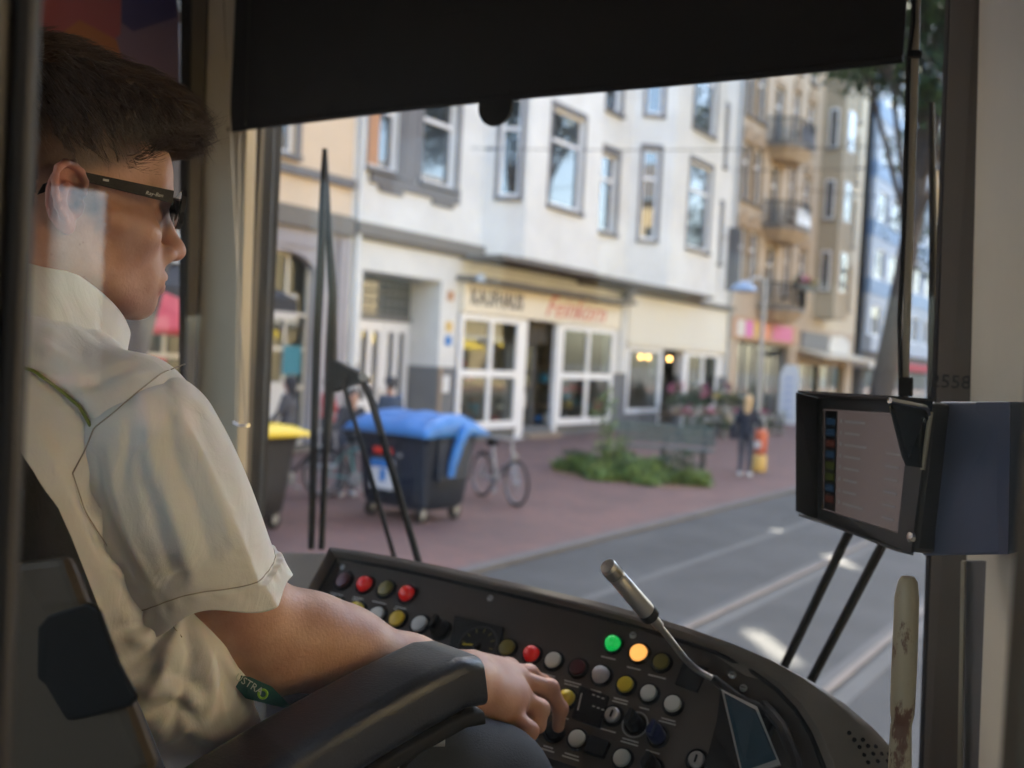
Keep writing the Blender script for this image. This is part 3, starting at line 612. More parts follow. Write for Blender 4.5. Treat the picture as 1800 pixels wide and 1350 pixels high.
MB().box((-26, 37.42, 0), (-15.36, 55.6, 19.6)).build('rear_block', M['dark_room'], Hs)
MB().prism([(-14.7, 37.42, 19.6), (-14.7, 55.6, 19.6), (-20, 55.6, 22.5), (-20, 37.42, 22.5)], (-.05, 0, .2)).build('roof', M['roof_tile'], Hs)
for u in U3: win(F0, Hs, *u, trans=.68, surr='tan_relief' if u[0] < 50 else 'sand_dark', side=.16, sill='taupe_trim', blind=(1, 'grey_cloth') if u[0] > 50 else None)
for a, b in WIN3[:4]:
    for z in (5.6, 9.0, 12.4):
        c_ = (a+b)/2; F0.poly(MB(), [(a-.2, z+2.35), (b+.2, z+2.35), (b+.1, z+2.75), (c_, z+3.0), (a-.1, z+2.75)], .002, .08).build('pediment', M['tan_relief'], Hs)
# projecting grey-brown oriel on the right half
MB().box((-15, 48.0, 4.9), (-14.0, 50.2, 18.5)).build('oriel', M['sand_dark'], Hs)
O = WF((-14.0, 48.0, 0), (0, 1, 0), (1, 0, 0)); O2 = WF((-15, 48.0, 0), (1, 0, 0), (0, -1, 0))
for z in (6.2, 9.6, 13.0):
    m = MB(); O2.box(m, .28, .72, z, z+1.9, .002, .04); w_ = m.build('window', M['frame_white'], Hs); O2.box(MB(), .34, .66, z+.07, z+1.83, .041, .05).build('pane', M['window_glass'], w_)
    m = MB(); O.box(m, .6, 1.6, z, z+1.9, .002, .04); w_ = m.build('window', M['frame_white'], Hs); O.box(MB(), .68, 1.52, z+.07, z+1.83, .041, .05).build('pane', M['window_glass'], w_)
    O2.box(MB(), .2, .8, z-.12, z-.003, .002, .1).build('sill', M['taupe_trim'], Hs)
for i, z in enumerate((4.75, 8.15, 11.6)):
    b_ = MB(); pts = [(-15, 40.4), (-14.2, 40.55), (-13.75, 41.1), (-13.65, 42.0), (-13.75, 42.9), (-14.2, 43.4), (-15, 43.5)]
    b_.prism([(x, y, z) for x, y in pts], (0, 0, .22))
    o = b_.build('balcony', M['taupe_trim'], Hs)
    q = [(x*.7-15*.3, y*.7+42*.3, z-.45) for x, y in pts]; mm_ = MB(); mm_.add([(x, y, z-.002) for x, y in pts]+q, [(k, (k+1) % 7, (k+1) % 7+7, k+7) for k in range(7)]+[(7, 8, 9, 10, 11, 12, 13)]); mm_.build('corbel', M['sand_plaster'], o)
    r_ = MB(); r_.tube([(x, y, z+1.15) for x, y in pts], .03, 6); 
    for k in range(len(pts)-1):
        for t in np.linspace(0, 1, 9): p_ = np.array(pts[k])*(1-t)+np.array(pts[k+1])*t; r_.beam((p_[0], p_[1], z+.2), (p_[0], p_[1], z+1.15), .02, .02)
    r_.build('railing', M['black'], o)
    if i != 0: MB().prism([(x+.02, y, z+.25) for x, y in pts[2:5]], (-.02, 0, .7)).build('balcony_cloth', M['sticker_white' if i == 1 else 'grey_cloth'], o)
bfl = thing('balcony_flowers', 'colourful flower boxes on the lowest balcony of the sand coloured house', 'flowers', (-13.7, 42, 5.9))
MB().box((-13.62, 40.8, 5.7), (-13.42, 43.2, 5.9)).build('flower_box', M['bin_dark'], bfl)
FLW = True
# shop fronts of the sand coloured house
win(F0, Hs, 38.6, 45.0, .05, 3.34, depth=.25, fr='grey_trim', gl='glass_shop', mull=4, surr=None, sill=None, fw=.1)
F0.box(MB(), 37.6, 45.6, 3.45, 4.3, .003, .12).build('shop_sign', M['poster_orange'], Hs)
for a, w_, mt_ in ((38.0, .9, 'poster_white'), (39.0, .8, 'poster_pink'), (39.9, .6, 'poster_yellow'), (40.6, 1.2, 'orange'), (42.2, 2.6, 'flower_pink')): F0.box(MB(), a, a+w_, 3.55, 4.2, .121, .13).build('sign_panel', M[mt_], Hs)
win(F0, Hs, 46.4, 54.2, .3, 2.7, depth=.2, fr='tan_relief', gl='glass_shop', mull=3, surr=None, sill=None, fw=.12)
F0.box(MB(), 46.4, 50.4, 3.35, 4.15, .003, .12).build('shop_sign', M['grey_trim'], Hs)
F0.poly(MB(), [(50.6, 3.5), (51, 4.1), (53, 4.2), (54.4, 3.9), (54.2, 3.2), (51.2, 3.1)], .003, .12).build('shop_sign', M['poster_white'], Hs)
MB().prism([(-14.99, 46, 3.2), (-14.99, 55, 3.2), (-13.6, 55, 2.9), (-13.6, 46, 2.9)], (0, 0, .12)).build('canopy', M['cream_plaster'], Hs)
MB().box((-18, 46, .1), (-15.4, 55, 3.0)).build('shop_room', M['dark_room'], Hs)
for k in range(9): F0.box(MB(), 46.8+k*.85, 47.2+k*.85, 1.6, 2.5, -.3, -.28).build('window_poster', M[['poster_white', 'grey_cloth', 'poster_teal'][k % 3]], Hs)
F0.box(MB(), 46.6, 54, .5, 1.3, -.32, -.3).build('window_poster', M['poster_yellow'], Hs)

# --- blue and pale office building further on
Hb = townhouse('office_building', 'modern building with blue and pale grey bands beyond the tree')
for i, z in enumerate((3.6, 6.9, 10.2, 13.5, 16.8, 20.1)):
    op = [(a, a+2.2, z+.95, z+2.7) for a in np.arange(59, 108, 3.4)]
    wall(F0, MB(), 58, 110, z, z+.9, [], -.3, .05 if i else .3).build('band', M['blue_facade' if i else 'pale_facade'], Hb)
    wall(F0, MB(), 58, 110, z+.9, z+3.3, op, -.3, 0).build('wall', M['pale_facade'], Hb)
    for o_ in op[:8]: win(F0, Hb, *o_, depth=.1, surr=None, sill=None, fw=.09, mull=1)
    m = MB()
    for o_ in op[8:]: F0.box(m, o_[0], o_[1], o_[2], o_[3], -.2, -.1)
    m.build('window_strip', M['window_glass'], Hb)
F0.box(MB(), 58, 110, 0, 3.6, -.5, -.1).build('ground_floor', M['base_grey'], Hb)
MB().box((-26, 58, 0), (-15.5, 110, 23.4)).build('rear_block', M['dark_room'], Hb)
F0.box(MB(), 58, 75, 2.65, 3.1, .05, .9).build('fascia', M['red_cloth'], Hb)
F0.box(MB(), 55.62, 59.4, 2.65, 3.1, .05, .9).build('fascia', M['poster_white'], Hb)
for k in range(8): F0.box(MB(), 58.5+k*2.1, 60.0+k*2.1, .3, 2.5, -.09, -.05).build('shop_window', M['window_glass'], Hb)
MB().box((-30, 110, 0), (-15, 190, 16)).build('corner_block', M['cream_plaster'], Hb)
# --- far end of the street
Hf = townhouse('apartment_block', 'plain ochre block closing the far end of the street'); MB().box((-12, 205, 0), (30, 215, 14)).build('wall', M['cream_plaster'], Hf)
# --- sunlit houses on the other side (seen in the shop windows and panes)
Ho = townhouse('townhouse', 'sunlit yellow house across the street mirrored in the shop windows')
FO = WF((12, 0, 0), (0, 1, 0), (-1, 0, 0))
opo = [(a, a+1.3, z, z+1.9) for a in np.arange(-28, 66, 3.1) for z in (5.2, 8.6)]+[(a, a+3.2, .5, 2.9) for a in np.arange(-27, 66, 6.2)]
wall(FO, MB(), -30, 68, 0, 12.2, opo, -.3, 0).build('wall', M['yellow_plaster'], Ho)
MB().box((12.3, -30, 0), (20, 68, 12.2)).build('rear_block', M['dark_room'], Ho)
MB().prism([(11.6, -30, 12.2), (11.6, 68, 12.2), (16, 68, 15), (16, -30, 15)], (.1, 0, .2)).build('roof', M['roof_slate'], Ho)
m = MB(); FO.box(m, -30, 68, 3.3, 3.6, .002, .15); m.build('cornice', M['frame_white'], Ho)
m = MB()
for a in np.arange(-27, 66, 6.2): m.prism([(11.99, a-.2, 3.25), (11.99, a+3.4, 3.25), (10.6, a+3.4, 2.6), (10.6, a-.2, 2.6)], (0, 0, .04))
m.build('awning_row', M['bin_yellow'], Ho, kind='stuff')
m = MB()
for o_ in opo: FO.box(m, o_[0], o_[1], o_[2], o_[3], -.2, -.15)
m.build('window_row', M['window_glass'], Ho, kind='stuff')

# ------------------------------------------------------------------ trees
def leaves(cl, n, sz, leafmats, name, par):
    cl = [(np.array(c, float), np.array(r, float)) for c, r in cl]; wt = np.array([r.prod() for _, r in cl])**.67; wt /= wt.sum()
    ix = RNG.choice(len(cl), n, p=wt); C = np.array([cl[i][0] for i in ix]); Rr = np.array([cl[i][1] for i in ix])
    d = RNG.normal(size=(n, 3)); d /= np.linalg.norm(d, axis=1)[:, None]; c = C+d*Rr*(RNG.random(n)**.45)[:, None]
    nrm = RNG.normal(size=(n, 3))+[0, 0, .8]; nrm /= np.linalg.norm(nrm, axis=1)[:, None]; u = np.cross(nrm, RNG.normal(size=(n, 3))); u /= np.linalg.norm(u, axis=1)[:, None]; w = np.cross(nrm, u)
    s = sz*RNG.uniform(.6, 1.3, n)[:, None]; v = np.stack([c-u*s, c-w*s*.5, c+u*s, c+w*s*.5], 1).reshape(-1, 3); f = np.arange(4*n).reshape(-1, 4)
    o = put(name, v, f, leafmats[0], par); 
    for mt in leafmats[1:]: o.data.materials.append(mt)
    o.data.polygons.foreach_set('material_index', RNG.integers(0, len(leafmats), n)); return o
for nm_, mt_, n_ in (('foliage', 'leaf_dark', 260), ('red_blossom', 'shirt_red', 50), ('yellow_blossom', 'flower_yellow', 40), ('pink_blossom', 'flower_pink', 40)):
    leaves([((-13.5, 40.9+.4*k, 6.0), (.25, .25, .22)) for k in range(6)] if nm_ == 'foliage' else [((-13.4, {'r': 41.9, 'y': 42.7, 'p': 41.2}[nm_[0]], 6.1), (.2, .3, .18))], n_, .07, [M[mt_]], nm_, bfl)
def tree(base, h, lean, crown, r, label, n=9000):
    t = thing('street_tree', label, 'tree', base, group='street trees'); b = np.array(base, float); top = b+np.array([lean[0], lean[1], h])
    mb = MB(); pts = [b+(top-b)*s+np.array([.12*math.sin(4*s), .1*math.cos(3*s)-.1, 0]) for s in np.linspace(0, 1, 9)]; mb.tube(pts, [r*(1.25-.7*s) for s in np.linspace(0, 1, 9)], 12)
    for c, rr in crown:
        k = rnd.randint(4, 7); c = np.array(c); a = pts[k]; mb.tube([a, (a+c)/2+np.array([0, 0, .4]), c], [r*.3, r*.2, r*.08], 7)
    mb.build('trunk', M['bark'], t, smooth=True); leaves(crown, n, .13, [M['leaf'], M['leaf_dark']], 'crown', t); return t
tree((-8.2, 33.0, 0), 13, (1.6, -.6, 0), [((-7+rnd.uniform(-3.4, 3), 32+rnd.uniform(-3.5, 4), rnd.uniform(11.5, 18)), (1.7, 1.7, 1.2)) for _ in range(24)]+[((-5.2, 30.5, 10.2), (1.2, 1.2, .9)), ((-6.5, 32, 11), (1.6, 1.6, 1.3)), ((-5.5, 33, 12), (1.6, 1.6, 1.3))], .34, 'leaning street tree with a dark trunk in front of the blue building', 26000)
tree((-8.4, 52.0, 0), 12, (.4, 0, 0), [((-8+rnd.uniform(-3, 4), 52+rnd.uniform(-4, 4), rnd.uniform(7, 16)), (2, 2, 1.5)) for _ in range(18)], .25, 'further street tree seen beside the windscreen pillar', 10000)
tree((-7.6, 75.0, 0), 12, (.4, 0, 0), [((-6+rnd.uniform(-4, 6), 76+rnd.uniform(-6, 6), rnd.uniform(6, 17)), (2.6, 2.6, 2)) for _ in range(20)], .25, 'farthest bushy tree at the right edge of the windscreen', 8000)

tree((-7.6, 4.6, 0), 10.5, (-.9, 3.4, 0), [((-8+rnd.uniform(-2.6, 2.8), 9.6+rnd.uniform(-3.2, 3.4), rnd.uniform(9.6, 14.5)), (1.3, 1.3, .9)) for _ in range(30)], .24, 'broad unseen tree added left of the tram to dapple the sun', 9000)  # added out of view so its crown shades and dapples the cab
# ------------------------------------------------------------------ people on the pavement
def figure(label, at, rz, hgt=1.72, top='jacket_navy', legs='jeans', hair='dark_cloth', cap=None, shoes='shoe_white', arms=((.25, -.1, .95), (.25, .1, .95)), lean=.0, longhair=False, stride=.0, sleeve=None, bag=None):
    p = proto('person', label, 'person', 'people on the pavement'); s = hgt/1.75
    h = .014
    def fld(lo, hi): return Field(np.array(lo), np.array(hi), h)
    head = np.array([lean*1.2+.02, 0, 1.62])
    b = fld((-.25, -.35, .75), (.6, .35, 1.8)); b.ell(head, (.095, .075, .12)); b.ell(head+[.03, 0, -.06], (.06, .055, .07)); b.cone(head+[.09, 0, -.02], head+[.105, 0, -.04], .014, .012); b.cone(head+[0, 0, -.1], [lean, 0, 1.42], .055, .06)
    for sy, a in zip((-1, 1), arms): b.cone((a[0]+lean, sy*.18+a[1]*0, a[2]), (a[0]+lean+.09, sy*.16, a[2]-.04), .035, .03)
    v, f = b.mesh(); put('body', v*s, f, M['skin_far'], p, True)
    t = fld((-.3, -.4, .7), (.7, .4, 1.6)); t.ell((0, 0, .98), (.13, .17, .2), .05); t.ell((lean*.7, 0, 1.24), (.125, .185, .22), .06)
    for sy, a in zip((-1, 1), arms):
        el = np.array([lean*.8+a[0]*.25, sy*.25, 1.12]); t.cone((lean, sy*.16, 1.40), el, .062, .048, .05); t.cone(el, (a[0]+lean, sy*.18, a[2]), .046, .036, .02)
    v, f = t.mesh(); put('jacket', v*s, f, M[top], p, True)
    if sleeve:
        mb = MB()
        for sy in (-1,): el = np.array([lean*.8+arms[0][0]*.25, sy*.25, 1.12]); mb.tube([np.array([lean, sy*.185, 1.45])*s, (el+[0, sy*.03, 0])*s], [.045, .04], 8)
        mb.build('sleeve_stripe', M[sleeve], p, smooth=True)
    q = fld((-.4, -.3, .05), (.5, .3, 1.05))
    for sy in (-1, 1): q.cone((0, sy*.09, .93), (sy*stride*.4+.04, sy*.095, .5), .095, .066, .04); q.cone((sy*stride*.4+.04, sy*.095, .5), (sy*stride, sy*.1, .1), .064, .05, .02)
    v, f = q.mesh(); put('trousers', v*s, f, M[legs], p, True)
    sh = fld((-.4, -.25, -.02), (.6, .25, .2))
    for sy in (-1, 1): sh.cone((sy*stride-.05, sy*.1, .045), (sy*stride+.15, sy*.11, .035), .045, .038, .01)
    v, f = sh.mesh(); put('shoes', v*s, f, M[shoes], p, True)
    hr = fld((-.3, -.2, 1.2), (.3, .2, 1.85)); hr.ell(head+[-.018, 0, .03], (.105, .088, .11))
    if longhair: hr.cone(head+[-.05, 0, 0], head+[-.07, 0, -.24], .085, .07, .04)
    hr.ell(head+[.085, 0, -.045], (.07, .062, .085), .01, sub=True)
    v, f = hr.mesh(); put('hair', v*s, f, M[hair], p, True)
    if cap:
        mb = MB().lathe([(.104, -.005), (.106, .03), (.09, .08), (.05, .105), (.01, .11)], (head+[0, 0, .045])*s); mb.prism([(head+[.06+x, y, .04])*s for x, y in ((0, -.07), (.10, -.05), (.12, 0), (.10, .05), (0, .07))], (0, 0, .012)); mb.build('cap', M[cap], p, smooth=True)
    if bag: MB().box((-.16, .2, .75), (.18, .32, 1.05)).build('shoulder_bag', M[bag], p, bev=.03)
    return place(p, at, rz)
figure('man in a black cap and blue jacket walking behind the blue-lidded container', (-11.15, 12.95, 0), R(158), 1.74, 'jacket_blue', 'grey_cloth', cap='jacket_navy', arms=((.25, 0, .95), (.1, 0, .9)), lean=.05, stride=.15, sleeve='sleeve_pale')
figure('blond person in a dark jacket standing beside the lamp post with back turned', (-7.4, 19.8, 0), R(100), 1.68, 'jacket_navy', 'jeans', 'blond', longhair=True, arms=((.28, 0, 1.05), (.28, 0, 1.1)), bag='jacket_navy')
figure('dark haired person in grey clothes in front of the shop behind the yellow-lidded bin', (-12.2, 11.6, 0), R(200), 1.7, 'grey_cloth', 'jeans', 'dark_cloth', longhair=True)
figure('person in a red top passing the shop left of the windscreen wiper', (-12.9, 13.2, 0), R(20), 1.66, 'shirt_red', 'jacket_navy', 'dark_cloth', stride=.12)
figure('person in navy bending towards a bicycle beside the yellow-lidded bin', (-10.3, 11.0, 0), R(-30), 1.62, 'jacket_navy', 'grey_cloth', 'dark_cloth', lean=.16, arms=((.4, 0, .85), (.4, 0, .9)))

# ------------------------------------------------------------------ refuse containers
def container(label, lid, body, at, rz, arms=True, dome=.24):
    c = proto('refuse_container', label, 'container', 'wheeled refuse containers')
    # local: x = width 1.36, y = depth 1.06
    rings = []
    for z, sx, sy in ((.16, .50, .36), (.22, .56, .42), (.55, .59, .46), (1.0, .64, .50), (1.08, .66, .52), (1.12, .68, .53)): rings.append([(x, y, z) for x, y in rrect(2*sx, 2*sy, .09)])
    MB().loft(rings).build('body', M[body], c, smooth=True)
    MB().loft([[(x, y, 1.125) for x, y in rrect(1.42, 1.12, .1)], [(x, y, 1.17) for x, y in rrect(1.44, 1.14, .1)]]).build('rim', M[body], c)
    L = []
    for t in np.linspace(0, 1, 9):
        y = -.60+1.2*t; hgt = 1.19+dome*math.sin(math.pi*min(1, max(0, t)))**.7
        L.append([(-.72, y, 1.175), (-.74, y, hgt-.03), (-.6, y, hgt), (0, y, hgt+.015), (.6, y, hgt), (.74, y, hgt-.03), (.72, y, 1.175)])
    Ld = MB(); Q = np.linspace(0, 1, 26); grid = []
    for t in Q:
        row = []
        for u in Q: 
            x = -.76+1.52*u; y = -.64+1.28*t; e_ = min(u, 1-u, t, 1-t); z = 1.17+dome*min(1, math.sin(math.pi*t)**.6)*min(1, (min(u, 1-u)*9)**.5)+.012*math.sin(13*x+3*y)*min(1, e_*8)+.010*math.sin(21*y-5*x)*min(1, e_*8)-.03*(e_ < .01)
            row.append((x, y, z))
        grid.append(row)
    Ld.add([p_ for r_ in grid for p_ in r_], [(i*26+k, i*26+k+1, (i+1)*26+k+1, (i+1)*26+k) for i in range(25) for k in range(25)])
    lo_ = Ld.build('lid', M[lid], c, smooth=True); so_ = lo_.modifiers.new('thickness', 'SOLIDIFY'); so_.thickness = .03
    if arms:
        for sx in (-1, 1): MB().tube([(sx*.73, .25, 1.25), (sx*.76, .1, 1.22), (sx*.77, -.02, 1.05), (sx*.77, -.12, .8), (sx*.77, -.16, .62)], [.05, .075, .07, .06, .045], 10).build('lid_arm', M[lid], c, smooth=True)
        for sx in (-1, 1): MB().box((min(sx*.655, sx*.7), -.3, .55), (max(sx*.655, sx*.7), .3, 1.12)).build('side_frame', M[body], c, bev=.02)
    m = MB()
    for x in (-.45, -.15, .15, .45): m.beam((x, -.455, .28), (x, -.52, 1.05), .05, .03, (0, -1, 0))
    m.build('rib', M[body], c)
    for x in (-.45, .45):
        for y in (-.33, .33):
            w_ = MB().cyl((x-.03, y, .1), (x+.03, y, .1), .1, n=20).build('wheel', M['black_rubber'], c, smooth=True); MB().cyl((x-.035, y, .1), (x+.035, y, .1), .04, n=12).build('hub', M['zinc'], w_)
            MB().box((x-.05, y-.04, .1), (x+.05, y+.04, .19)).build('caster_fork', M['zinc'], c)
    return c
c1 = container('dark navy refuse container with a big blue lid and white sticker', 'bin_blue', 'bin_navy', None, 0)
MB().box((-.26, -.535, .86), (.06, -.505, .94)).build('reflector', M['sticker_red'], c1, bev=.01); st = MB().box((-.30, -.525, .40), (.10, -.50, .78)).build('sticker', M['sticker_white'], c1)
MB().box((-.30, -.532, .68), (.10, -.527, .78)).build('sticker_band', M['sticker_blue'], c1); MB().box((-.13, -.532, .50), (-.03, -.527, .66)).build('sticker_figure', M['sticker_blue'], c1)
for x in (-.5, .2): MB().cyl((x, -.53, .86), (x, -.50, .86), .03).build('bolt_cap', M['zinc'], c1)
place(c1, (-8.45, 10.35, 0), R(-3))
c2 = container('black refuse container with a yellow lid at the left pillar', 'bin_yellow', 'bin_dark', None, 0, arms=False, dome=.1)
MB().cyl((.25, -.52, .8), (.25, -.49, .8), .06).build('round_sticker', M['sticker_white'], c2); MB().box((-.1, -.53, .95), (.05, -.5, 1.1)).build('lock_plate', M['zinc'], c2)
place(c2, (-9.35, 7.95, 0), R(2))

# ------------------------------------------------------------------ bicycles
def bike(label, at, rz, col, lean=0):
    b = proto('bicycle', label, 'bicycle', 'parked bicycles')
    for x in (-.52, .52):
        w_ = MB().torus((x, 0, .34), (0, 1, 0), .325, .019, 32, 8).build('wheel', M['black_rubber'], b, smooth=True)
        m = MB().torus((x, 0, .34), (0, 1, 0), .30, .008, 32, 6)
        for k in range(18): a = k*math.pi*2/18; m.cyl((x, .015*(-1)**k, .34), (x+.3*math.cos(a), 0, .34+.3*math.sin(a)), .0022, n=4)
        m.cyl((x, -.05, .34), (x, .05, .34), .022, n=10).build('rim', M['zinc'], w_)
    bb = (-.08, 0, .29); st = (-.22, 0, .80); hd = (.36, 0, .80)
    m = MB().tube([bb, st], .017, 8); m.tube([bb, (.38, 0, .70)], .022, 8); m.tube([(-.2, 0, .72), (.37, 0, .78)] if lean == 0 else [(-.12, 0, .42), (.38, 0, .66)], .017, 8); m.tube([(.4, 0, .62), (.345, 0, .88)], .02, 8)
    for s_ in (-1, 1): m.tube([bb, (-.52, s_*.05, .34)], .010, 6); m.tube([(-.2, 0, .74), (-.52, s_*.05, .34)], .009, 6); m.tube([(.4, s_*.03, .62), (.52, s_*.05, .34)], .012, 6)
    m.build('frame', M[col], b, smooth=True)
    MB().tube([(-.30, 0, .86), (-.24, 0, .885), (-.08, 0, .875)], [.075, .06, .02], 10).build('saddle', M['black'], b, smooth=True); MB().cyl((-.22, 0, .8), (-.235, 0, .87), .012).build('seat_post', M['zinc'], b)
    MB().tube([(.22, -.28, .98), (.33, -.2, 1.0), (.345, 0, .96), (.33, .2, 1.0), (.22, .28, .98)], .012, 8).build('handlebar', M['zinc'], b, smooth=True); MB().cyl((.345, 0, .86), (.345, 0, .97), .012).build('stem', M['zinc'], b)
    MB().lathe([(.1, 0), (.1, .006), (.02, .01)], (-.08, -.05, .29), (0, -1, 0)).build('chainring', M['zinc'], b); m = MB().beam((-.08, -.07, .29), (.03, -.07, .16), .015, .012); m.beam((-.08, .07, .29), (-.19, .07, .42), .015, .012); m.box((-.01, -.14, .145), (.07, -.07, .17)); m.build('crank', M['zinc'], b)
    MB().box((-.62, -.05, .70), (-.28, .05, .715)).build('rack', M['black'], b); MB().cyl((.42, 0, .74), (.46, 0, .74), .035).build('headlight', M['zinc'], b)
    return place(b, at, rz)
bike('dark grey city bicycle parked right of the blue-lidded container', (-8.55, 12.5, 0), R(-25), 'zinc', 1)
bike('turquoise bicycle behind the left end of the blue-lidded container', (-9.9, 10.9, 0), R(35), 'teal')
bike('black bicycle standing left of the blue-lidded container', (-10.6, 10.2, 0), R(80), 'black')

# ------------------------------------------------------------------ lamp post, bin, banner, bench
lp = thing('street_lamp', 'zinc street lamp with a pale blue cone shade above the pavement', 'street lamp', (-10.9, 30, 0))
MB().tube([(-10.9, 30, 0), (-10.9, 30, 2.2), (-10.9, 30, 5.05)], [.085, .075, .06], 16).build('post', M['zinc'], lp, smooth=True); MB().cyl((-10.9, 30, 0), (-10.9, 30, .5), .1, n=16).build('base_sleeve', M['zinc'], lp, smooth=True)
MB().tube([(-10.9, 30, 4.95), (-10.9, 29.3, 5.02), (-10.9, 28.3, 4.8)], .03, 8).build('arm', M['zinc'], lp, smooth=True); MB().lathe([(.40, -.16), (.41, -.13), (.28, .04), (.1, .12), (.04, .15)], (-10.9, 28.2, 4.66)).build('shade', M['lamp_cap'], lp, smooth=True)
tb = thing('litter_bin', 'orange litter bin with a white label on a post beside the blond person', 'litter bin', (-7.5, 20.9, 0))
MB().lathe([(.13, .40), (.145, .43), (.155, .86), (.14, .90), (.10, .92)], (-7.5, 20.9, 0)).build('basket', M['orange_deep'], tb, smooth=True); MB().box((-7.5-.08, 20.9-.165, .52), (-7.5+.08, 20.9-.15, .68)).build('label_plate', M['sticker_white'], tb); MB().cyl((-7.5, 21.12, 0), (-7.5, 21.12, 1.25), .03).build('post', M['zinc'], tb)
MB().lathe([(.15, .02), (.16, .04), (.16, .33), (.15, .36)], (-7.5, 20.9, 0)).build('lower_box', M['poster_yellow'], tb, smooth=True)
fb = thing('banner_flag', 'narrow white advertising flag with blue lettering marks on the pavement', 'banner', (-11.7, 34.8, 0))
MB().prism([(-11.9, 34.8, .35), (-11.2, 34.8, .35), (-11.2, 34.8, 2.1), (-11.3, 34.8, 2.45), (-11.75, 34.8, 2.45), (-11.9, 34.8, 2.1)], (0, .02, 0)).build('cloth', M['sticker_white'], fb); MB().cyl((-11.93, 34.8, 0), (-11.93, 34.8, 2.8), .015).build('pole', M['zinc'], fb); MB().box((-12.1, 34.6, 0), (-11.7, 35, .05)).build('foot', M['zinc'], fb)
for k in range(6): MB().box((-11.75, 34.785, .6+k*.26), (-11.4, 34.798, .72+k*.26)).build('mark', M['sleeve_pale'], fb)
bn = thing('bench', 'weathered greenish slatted bench behind the planted patch', 'bench', (-9, 18.5, 0))
A_, B_ = np.array([-10.1, 19.2, 0]), np.array([-8.1, 19.85, 0]); dr_ = (B_-A_)/np.linalg.norm(B_-A_); nr_ = np.array([dr_[1], -dr_[0], 0])
for k in range(4): MB().beam(A_+nr_*(k*.12)+[0, 0, .46], B_+nr_*(k*.12)+[0, 0, .46], .10, .035).build('slat', M['bench_wood'], bn)
for k in range(3): MB().beam(A_-nr_*(.06+.03*k)+[0, 0, .60+k*.14], B_-nr_*(.06+.03*k)+[0, 0, .60+k*.14], .03, .10).build('slat', M['bench_wood'], bn)
for t in (.1, .5, .9):
    q = A_+(B_-A_)*t; m = MB(); m.beam(q+nr_*.36, q+nr_*.36+[0, 0, .44], .06, .06); m.beam(q, q+[0, 0, .44], .06, .06); m.beam(q+[0, 0, .42], q+nr_*.38+[0, 0, .42], .06, .04); m.beam(q-nr_*.03+[0, 0, .40], q-nr_*.16+[0, 0, .98], .05, .04); m.build('leg', M['bin_dark'], bn)
# planted patch
def patch():
    n = 9000; u = RNG.random(n); a = RNG.random(n)*2*math.pi; rr = np.sqrt(u); c = np.array([-8.8, 17.2]); ax = np.array([-1.4, .22]); bx = np.array([.3, .78])
    wob = 1+.22*np.sin(3*a+1)+.15*np.sin(7*a)+.12*np.sin(11*a+2); rr = rr*wob; p = c+np.outer(rr*np.cos(a), ax)+np.outer(rr*np.sin(a), bx); h_ = RNG.uniform(.05, .50, n)*(1.15-rr*.55)*(.55+.6*np.sin(p[:, 0]*4)**2); az = RNG.random(n)*6.28; w_ = RNG.uniform(.012, .03, n); ln = RNG.uniform(.03, .2, n)
    t = np.stack([np.cos(az), np.sin(az)], 1); s_ = np.stack([-np.sin(az), np.cos(az)], 1)
    v = np.zeros((n, 4, 3)); v[:, 0, :2] = p-s_*w_[:, None]; v[:, 1, :2] = p+s_*w_[:, None]; v[:, 2, :2] = p+t*ln[:, None]*.5+s_*w_[:, None]*1.3; v[:, 3, :2] = p+t*ln[:, None]; v[:, 2, 2] = h_*.7; v[:, 3, 2] = h_
    o = put('ground_cover', v.reshape(-1, 3), np.arange(4*n).reshape(-1, 4), M['grass'], label='green weeds and grasses growing in the unpaved patch of the pavement', cat='ground cover', kind='stuff'); o.data.materials.append(M['leaf']); o.data.polygons.foreach_set('material_index', (RNG.random(n) < .3).astype(int))
patch()
MB().prism([(-8.75+1.65*math.cos(a)*-1+.35*math.sin(a), 17.2+.25*math.cos(a)+1.0*math.sin(a), .001) for a in np.linspace(0, 6.1, 24)], (0, 0, .006)).build('soil_patch', M['wood'], kind='structure')
def stalk(at, h_, label, n=260, rad=.3, mats=('leaf', 'leaf_dark'), fl=None, name='tall_weed', cat='plant', group=None):
    t = thing(name, label, cat, at, group=group); m = MB()
    for k in range(4): a = rnd.random()*6.28; m.tube([at, (at[0]+.1*math.cos(a), at[1]+.1*math.sin(a), at[2]+h_*.5), (at[0]+rad*.6*math.cos(a), at[1]+rad*.6*math.sin(a), at[2]+h_*rnd.uniform(.8, 1))], [.012, .009, .004], 5)
    m.build('stem', M['leaf_dark'], t)
    leaves([((at[0]+rnd.uniform(-.5, .5)*rad, at[1]+rnd.uniform(-.5, .5)*rad, at[2]+h_*q), (rad*.6, rad*.6, h_*.2)) for q in (.2, .4, .6, .8, .95)], n, .045, [M[x] for x in mats], 'foliage', t)
    if fl: leaves([((at[0], at[1], at[2]+h_*.85), (rad*.7, rad*.7, h_*.25))], 60, .045, [M[fl]], 'blossom', t)
    return t
stalk((-9.45, 17.5, 0), 1.5, 'tall airy weed standing up from the left end of the planted patch', 420, .35, ('grass', 'leaf'))
stalk((-8.9, 17.0, 0), .7, 'bushy green plant in the middle of the planted patch', 420, .5, ('grass', 'leaf'))
stalk((-7.9, 17.4, 0), .55, 'low bushy plant at the right end of the planted patch', 500, .45)
stalk((-9.9, 17.2, 0), .4, 'low spreading plant at the left tip of the planted patch', 260, .4)
